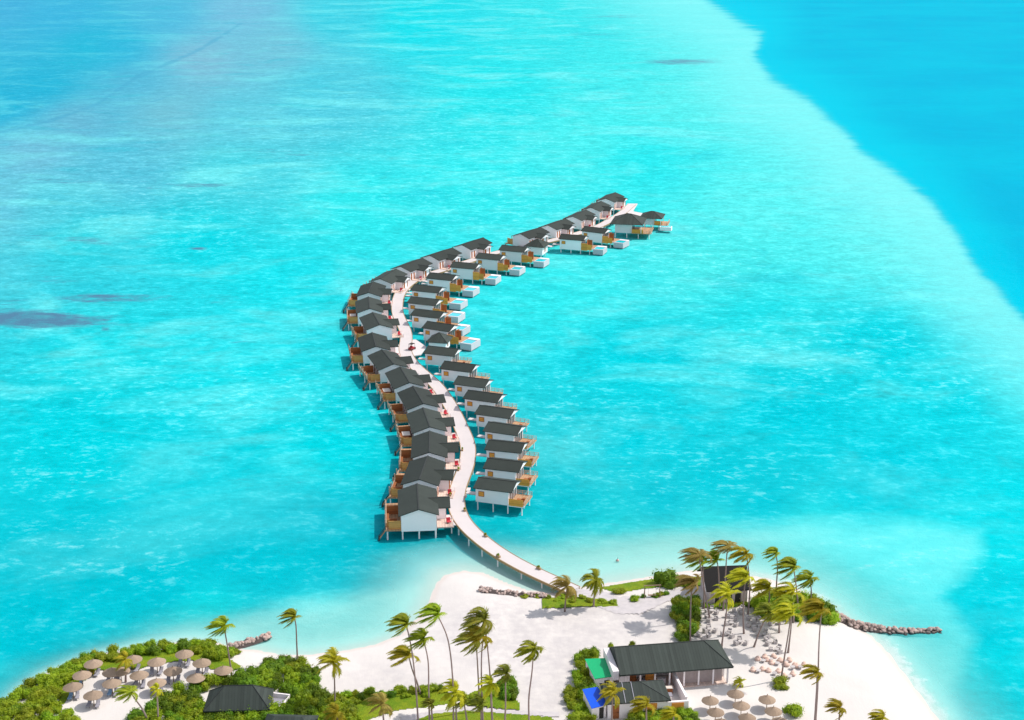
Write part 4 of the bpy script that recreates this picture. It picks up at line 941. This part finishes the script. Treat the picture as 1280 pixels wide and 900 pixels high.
PR = [(887.9, 874, 'closest to the restaurant corner'), (894.6, 888.6, 'second in the column by the restaurant'), (919.5, 865.7, 'farthest back in the middle column'), (926.8, 880.4, 'in the middle of the middle column'), (934, 895.6, 'near end of the middle column'), (959, 872.8, 'back of the column by the rounded bush'),
      (966.9, 887.4, 'beside the rounded yellow green bush'), (975, 900.5, 'cut by the frame beside the rounded bush'), (901.5, 902, 'cut by the frame by the restaurant')]
for k, (x, y, lab) in enumerate(PR):
    p = at(x, y, 1.2 + 2.2); z = gz(p.x, p.y); o = place(pb, (p.x, p.y, z), random.uniform(0, 6)); tag(o, 'small thatched parasol on open sand, ' + lab, 'parasol', 'parasols on the open sand')

def make_armchair():
    root = empty('wicker_armchair')
    MB().box(-.38, .38, -.36, .36, .08, .42).build('seat', M['wicker'], root); MB().box(-.38, .38, .262, .38, .422, .82).build('backrest', M['wicker'], root)
    for s in (-1, 1): MB().box(s * .38 - .07 * (s > 0), s * .38 + .07 * (s < 0), -.34, .258, .422, .62).build('armrest', M['wicker'], root)
    MB().box(-.29, .29, -.34, .24, .423, .5).build('cushion', M['wicker'], root); return root
def make_table():
    root = empty('coffee_table')
    m = MB().tube([(0, 0, .44), (0, 0, .5)], [.45, .45], 16); m.build('tabletop', M['wicker'], root); MB().tube([(0, 0, 0), (0, 0, .438)], [.2, .16], 10).build('pedestal', M['wicker'], root); return root
ac = make_armchair(); freeze(ac); ct = make_table(); freeze(ct)
SETS = [(140, 245, 'nearest the boathouse wall'), (130, 315, 'second down the shrub bed'), (120, 410, 'third down the shrub bed'), (70, 470, 'closest to the restaurant ridge'), (322, 295, 'between the golden and tied palms'), (315, 355, 'just below the golden palm crown'), (285, 450, 'behind the restaurant hip'),
        (395, 520, 'set alone on bare sand'), (385, 240, 'behind the tied palm'), (510, 325, 'beside the tied palm foot'), (515, 385, 'beyond the leaning palm'), (605, 455, 'beneath the leaning palm trunk'), (655, 520, 'near the foot of the leaning palm'), (715, 590, 'next to the peach bean bags'), (690, 340, 'at the grove edge')]
for x, y, lab in SETS:
    p = at(870 + x / 7.11, 730 + y / 7.11, 1.4); z = gz(p.x, p.y) + .02; a0 = random.uniform(0, 6.28)
    o = place(ct, (p.x, p.y, z), 0); tag(o, f'round grey wicker table {lab}', 'table', 'wicker tables of the palm lounge')
    for k in range(3):
        a = a0 + k * 2 * math.pi / 3; o = place(ac, (p.x + 1.0 * math.cos(a), p.y + 1.0 * math.sin(a), z), a - math.pi / 2)
        tag(o, f'grey wicker armchair at the table {lab}', 'armchair', f'armchairs at the table {lab}')
def make_bag():
    root = empty('bean_bag'); m = MB(); m.lathe([(.05, 0), (.46, .02), (.56, .16), (.50, .34), (.3, .48), (.04, .52)], 14, jit=.06); m.sm = True; m.build('seat', M['peach'], root)
    b = MB(); b.lathe([(.05, .2), (.40, .26), (.42, .42), (.30, .58), (.03, .64)], 12, 0, .22, .06); b.sm = True; b.build('backrest', M['peach'], root); return root
bb = make_bag(); freeze(bb)
BG = [(590, 668, 'first pair of the back line'), (655, 655, 'second pair of the back line'), (715, 692, 'third pair of the back line'), (790, 682, 'pair behind the slanting palm trunk'), (850, 725, 'pair on open sand past the slanting trunk'), (920, 722, 'pair closest to the sea'), (548, 757, 'pair nearest the restaurant'), (690, 780, 'pair behind the round bush'), (822, 808, 'pair beside the round bush')]
for x, y, lab in BG:
    p = at(870 + x / 7.11, 730 + y / 7.11, 1.4); z = gz(p.x, p.y) + .02
    for s in (-1, 1):
        o = place(bb, (p.x + s * .85, p.y + random.uniform(-.5, .5), z), random.uniform(-.6, .6)); tag(o, f'peach bean bag on the sand, {lab}', 'bean bag', f'bean bags, {lab}')
    o = place(ct, (p.x, p.y - .9, z), 0); tag(o, f'low wicker table by the bean bags, {lab}', 'table', 'low tables by the bean bags')

# timber swing frame beside the path
p = at(815, 747, 1.2); root = empty('swing_frame', (p.x, p.y, gz(p.x, p.y)), R(5)); tag(root, 'dark timber swing frame standing on sand beside the path', 'swing')
for x in (-1.5, 1.5):
    for y in (-.5, .5): MB().tube([(x, y, -.1), (x * .97, 0, 2.5)], [.07, .06], 6).build('leg', M['pole'], root)
MB().box(-1.7, 1.7, -.08, .08, 2.48, 2.62).build('crossbeam', M['pole'], root); MB().box(-.8, .8, -.25, .25, .5, .56).build('seat', M['pole'], root)
for x in (-.75, .75): MB().tube([(x, 0, .562), (x, 0, 2.478)], [.02, .02], 4).build('rope', M['rail'], root)
# buoy in the shallows
p = at(772, 701, 0); root = empty('buoy', (p.x, p.y, 0)); tag(root, 'small faded pinkish buoy floating in the pale shallows', 'buoy')
m = MB(); m.lathe([(.02, -.3), (.3, -.15), (.36, .05), (.25, .3), (.05, .42)], 12); m.sm = True; m.build('float', M['orange'], root); MB().tube([(0, 0, .4), (0, 0, .8)], [.04, .03], 6).build('mast', M['darkwood'], root)

# ------------------------------------------------------------------ boathouse
Z0 = 1.25
fl = at(885, 756, Z0); fr_ = at(935, 754, Z0); u = (fr_ - fl).normalized(); Lx = (fr_ - fl).length; Dy = 8.0; ang = math.atan2(u.y, u.x)
root = empty('boathouse', (fl.x, fl.y, Z0 - .3), ang); tag(root, 'low weathered beach house with steep near-black roof behind palms', 'house')
b = MB(); b.prism([(0, 0), (Dy, 0), (Dy, 3.2), (Dy / 2 + .4, 5.85), (0, 3.1)], .2, Lx - .2, 'x'); b.build('wall', M['greywall'], root)
r_ = MB(); r_.prism([(-.3, 3.15), (Dy / 2 + .4, 5.95), (Dy + .5, 3.15), (Dy + .5, 3.35), (Dy / 2 + .4, 6.2), (-.3, 3.35)], -.5, Lx + .5, 'x'); r_.build('roof', M['blackroof'], root)
for x in (1.3, Lx - 2.6): 
    d = MB().box(x, x + 1.1, -.06, -.002, .3, 2.5).build('door', M['darkwood'], root); MB().box(x + .9, x + 1.0, -.12, -.062, 1.3, 1.5).build('handle', M['rail'], d)
g_ = MB().box(Lx / 2 - .7, Lx / 2 + .7, -.06, -.002, 1.3, 2.3).build('window', M['glass'], root); MB().box(Lx / 2 - .8, Lx / 2 + .8, -.12, -.062, 1.2, 1.3).build('sill', M['rail'], g_)
MB().box(.135, .198, 2.5, 5.2, .3, 2.6).build('louver', M['white'], root)

# ------------------------------------------------------------------ restaurant by the frame edge: two roofs, courtyard, lean-tos
nl = at(775, 844, 4.9); nr = at(917, 833.5, 4.9); fr2 = at(894.7, 800.2, 4.9)
u = (nr - nl); Lx = u.length; u.normalize(); n = Vector((-u.y, u.x, 0)); Dp = (fr2 - nr).dot(n); ang = math.atan2(u.y, u.x)
root = empty('restaurant', (nl.x, nl.y, 1.2), ang); tag(root, 'open sided beach restaurant under the largest dark grey hipped roof', 'restaurant')
ze, zr = 3.7, 6.2; m = MB(); hip_roof(m, 0, Lx, 0, Dp, ze, zr, .05, Lx * .80, Dp * .55, .25); rf = m.build('roof', M['roof_flat'], root)
hip_caps(MB(), 0, Lx, 0, Dp, ze, zr, .05, Lx * .80, Dp * .55, .1).build('ridge_cap', M['ridge'], rf)
MB().box(-1.15, -.12, .3, Dp - 1.0, 2.6, 4.3).build('parapet', M['white'], root)
MB().box(-.1, Lx * .52, Dp * .55, Dp - .8, 0, 3.4).build('back_wall', M['white'], root)
MB().box(Lx * .52 + .02, Lx - 1.2, Dp - 1.2, Dp - .9, 0, 1.6).build('low_wall', M['stonewall'], root)
MB().box(.2, Lx - .8, .6, Dp * .5, -.1, .16).build('floor', M['pinkdeck'], root)
for x in np.linspace(1.2, Lx - .7, 8): MB().box(x - .13, x + .13, .8, 1.06, .162, ze - .3).build('column', M['white'], root)
for y in np.linspace(Dp * .35, Dp - 1.6, 3): MB().box(Lx - .85, Lx - .6, y - .13, y + .13, 0, ze - .3).build('column', M['white'], root)
MB().box(Lx * .50, Lx - 1.4, 1.8, 2.1, .162, 2.7).build('stone_screen', M['stonewall'], root)
for x, w_, k in ((2.4, 1.2, 'brown'), (5.2, 1.5, 'ochre'), (9.3, 1.5, 'brown')): MB().box(x, x + w_, 3.2, 3.35, .162, 2.6).build('door', M[k], root)
MB().box(4.0, 5.0, 2.2, 2.9, .162, 1.1).build('counter', M['greypad'], root); MB().box(7.1, 8.6, 2.2, 2.9, .162, 1.1).build('counter', M['white'], root)
MB().box(.1, 1.9, .9, 1.1, 0, 2.9).build('front_wall', M['white'], root)
UI = lambda a, b, z: Vector((nl.x, nl.y, 0)) + u * a + n * b + Vector((0, 0, z))
# lower kitchen block
k1 = at(757.7, 880, 4.4); k2 = at(839, 875.3, 4.4); k3 = at(825, 850, 4.4)
u2 = (k2 - k1); L2 = u2.length; u2.normalize(); n2 = Vector((-u2.y, u2.x, 0)); D2 = (k3 - k2).dot(n2); a2 = math.atan2(u2.y, u2.x)
kr = empty('kitchen_block', (k1.x, k1.y, 1.2), a2); tag(kr, 'white kitchen block with smaller dark hipped roof and brown doors before the restaurant', 'building')
m = MB(); hip_roof(m, 0, L2, 0, D2, 3.2, 4.7, .05, L2 * .58, D2 * .6, .2); rf = m.build('roof', M['roof_flat'], kr)
hip_caps(MB(), 0, L2, 0, D2, 3.2, 4.7, .05, L2 * .58, D2 * .6, .07).build('ridge_cap', M['ridge'], rf)
for f in (.3, .44):
    MB().add([(L2 * f - .05, -.02, 3.22), (L2 * f + .05, -.02, 3.22), (L2 * f + .05, D2 * .6, 4.74), (L2 * f - .05, D2 * .6, 4.74), (L2 * f - .05, -.02, 3.28), (L2 * f + .05, -.02, 3.28), (L2 * f + .05, D2 * .6, 4.79), (L2 * f - .05, D2 * .6, 4.79)], [(3, 2, 1, 0), (4, 5, 6, 7), (0, 1, 5, 4), (1, 2, 6, 5), (2, 3, 7, 6), (3, 0, 4, 7)]).build('roof_seam', M['greypad'], rf)
MB().box(.4, L2 - .7, .6, D2 - .4, -.6, 2.98).build('wall', M['white'], kr)
for x, w_, k in ((1.1, 1.2, 'brown'), (6.6, 2.0, 'ochre')):
    d = MB().box(x, x + w_, .53, .598, 0, 2.5).build('door', M[k], kr); MB().box(x + w_ - .25, x + w_ - .15, .47, .528, 1.1, 1.3).build('handle', M['rubber'], d)
MB().box(L2 - .69, L2 + 3.1, .6, 1.0, -.6, 2.5).build('garden_wall', M['white'], kr)
wd = MB().box(L2 + .25, L2 + 2.3, .53, .598, .6, 2.3).build('window', M['ochre'], kr); MB().box(L2 + .15, L2 + 2.4, .45, .528, .5, .6).build('sill', M['white'], kr)
# courtyard wall slanting back to the restaurant
cw = [at(840, 841, 2.6), at(858, 876, 2.6)]; cv = cw[1] - cw[0]; o = empty('courtyard_wall', (cw[0].x, cw[0].y, 1.2), math.atan2(cv.y, cv.x)); tag(o, 'white courtyard wall slanting between the restaurant and the kitchen block', 'wall')
MB().box(0, cv.length, -.14, .14, -.6, 2.1).build('wall', M['white'], o); MB().box(-.05, cv.length + .05, -.2, .2, 2.103, 2.2).build('coping', M['white'], o)
p = at(833, 873, 1.6); o = empty('water_tank', (p.x, p.y, 1.2)); 
m = MB().box(-.9, .9, -.6, .6, 0, 1.1); m.build('casing', M['white'], o); MB().box(-.92, .92, -.62, .62, 1.103, 1.2).build('lid', M['greypad'], o); tag(o, 'white boxed tank with grey lid inside the courtyard', 'tank')
p = at(834, 862, 1.8); o = empty('serving_counter', (p.x, p.y, 1.2)); MB().box(-.9, .9, -.4, .4, 0, 1.0).build('cabinet', M['brown'], o); MB().box(-1, 1, -.45, .45, 1.003, 1.1).build('worktop', M['cream'], o); tag(o, 'brown serving counter against the slanting courtyard wall', 'counter')
def leanto(c4, zf, mt, lab, nm):
    P4 = [at(x, y, z) for (x, y), z in c4]; ctr = sum(P4, Vector()) / 4; o = empty('lean_to', (ctr.x, ctr.y, 1.2)); q = [p - Vector((ctr.x, ctr.y, 1.2)) for p in P4]
    m = MB(); m.add(q + [p - Vector((0, 0, .1)) for p in q], [(0, 1, 2, 3), (7, 6, 5, 4)] + [(i, i + 4, (i + 1) % 4 + 4, (i + 1) % 4) for i in range(4)]); m.build('roof', mt, o)
    ins_ = [p * .93 for p in q]; wl = MB(); vs = [(p.x, p.y, -.6) for p in ins_] + [(p.x, p.y, p.z * 1.0 / .93 - .13) for p in ins_]
    wl.add(vs, [(3, 2, 1, 0), (4, 5, 6, 7)] + [(i, (i + 1) % 4, (i + 1) % 4 + 4, i + 4) for i in range(4)]); wl.build('wall', M['white'], o)
    a, b = ins_[2], ins_[3]; e = (a - b).normalized(); nn = Vector((e.y, -e.x, 0)); s0 = b + e * (a - b).length * .52; s1 = b + e * (a - b).length * .82
    d = MB(); dq = [(s0 + nn * .003), (s1 + nn * .003), (s1 + nn * .06), (s0 + nn * .06)]; d.slab([(p.x, p.y) for p in dq], -.1, 2.1); d.build('door', M['darkwood'], o)
    tag(o, lab, 'lean-to')
leanto([((731, 823.5), 4.4), ((756, 822.5), 4.4), ((767.5, 845), 4.0), ((743.5, 848.5), 4.0)], 0, M['greenpaint'], 'white shed with a bright green sheet roof beside the big dark roof', 'green')
leanto([((728, 861.5), 4.1), ((747.5, 858.5), 4.1), ((759, 880.5), 3.7), ((739.5, 885.5), 3.7)], 0, M['bluepaint'], 'white shed with a bright blue sheet roof nearest the frame edge', 'blue')

# hipped spa roof buried in the thicket
k1 = at(254, 889, 3.2); k2 = at(337, 887, 3.2); u3 = (k2 - k1); L3 = u3.length; u3.normalize(); a3 = math.atan2(u3.y, u3.x)
o = empty('spa_house', (k1.x, k1.y, 1.2), a3); tag(o, 'house with a grey hipped roof sunk among dark shrubs', 'house')
m = MB(); hip_roof(m, 0, L3, 0, 6.4, 2.0, 4.9, L3 * .30, L3 * .72, 3.0, .2); rf = m.build('roof', M['roof_flat'], o); hip_caps(MB(), 0, L3, 0, 6.4, 2.0, 4.9, L3 * .30, L3 * .72, 3.0, .08).build('ridge_cap', M['ridge'], rf)
MB().box(.8, L3 - .8, .8, 5.8, -.4, 1.78).build('wall', M['white'], o)
p = at(343, 878, 2.0); o = empty('roof_terrace', (p.x, p.y, 1.2), R(-12)); tag(o, 'small white walled terrace beside the buried hipped roof', 'terrace')
MB().box(-2.2, 2.2, -1.6, 1.6, 0, .9).build('base', M['white'], o); MB().box(-2.2, 2.2, 1.35, 1.6, .902, 1.7).build('parapet', M['white'], o); MB().box(1.95, 2.2, -1.6, 1.348, .902, 1.5).build('parapet', M['white'], o); MB().box(-1.6, 1.4, -1.0, 1.1, .902, .94).build('floor', M['greypad'], o)
p1 = at(356, 921, 3.6); o = empty('spa_house', (p1.x, p1.y, 1.2), R(-3)); tag(o, 'dark grey roof just rising over the frame edge below the thicket', 'house')
m = MB(); hip_roof(m, -4.2, 4.2, 0, 6.5, 2.4, 4.0, -2.2, 2.2, 3.4, .2); m.build('roof', M['roof_flat'], o); MB().box(-3.6, 3.6, .6, 5.9, -.3, 2.18).build('wall', M['white'], o)

# planters along the boardwalk near the beach
def make_planter():
    root = empty('planter'); MB().box(-.55, .55, -.2, .2, 0, .45).build('box', M['jettyedge'], root)
    m = inst('foliage', SHM['y'][0], (0, 0, .38), 0, (.5, .25, .5), root); return root
pt = make_planter(); freeze(pt)
for k, (i, s, lab) in enumerate([(6, 1, 'first on the seaward edge from the beach'), (11, -1, 'low on the cove edge of the bend'), (16, 1, 'second on the seaward edge from the beach'), (24, 1, 'at the bend before the first narrow villa'), (29, -1, 'by the first wide villa porch'), (38, -1, 'between first and second wide villas'), (46, -1, 'between second and third wide villas')]):
    t = (J[i + 1] - J[i - 1]).normalized(); q = Vector((t.y, -t.x, 0)); p = J[i] + q * s * 1.42
    o = place(pt, (p.x, p.y, J[i].z + .002), math.atan2(t.y, t.x)); tag(o, f'timber planter with yellow green plants, {lab}', 'planter', 'planters along the boardwalk')
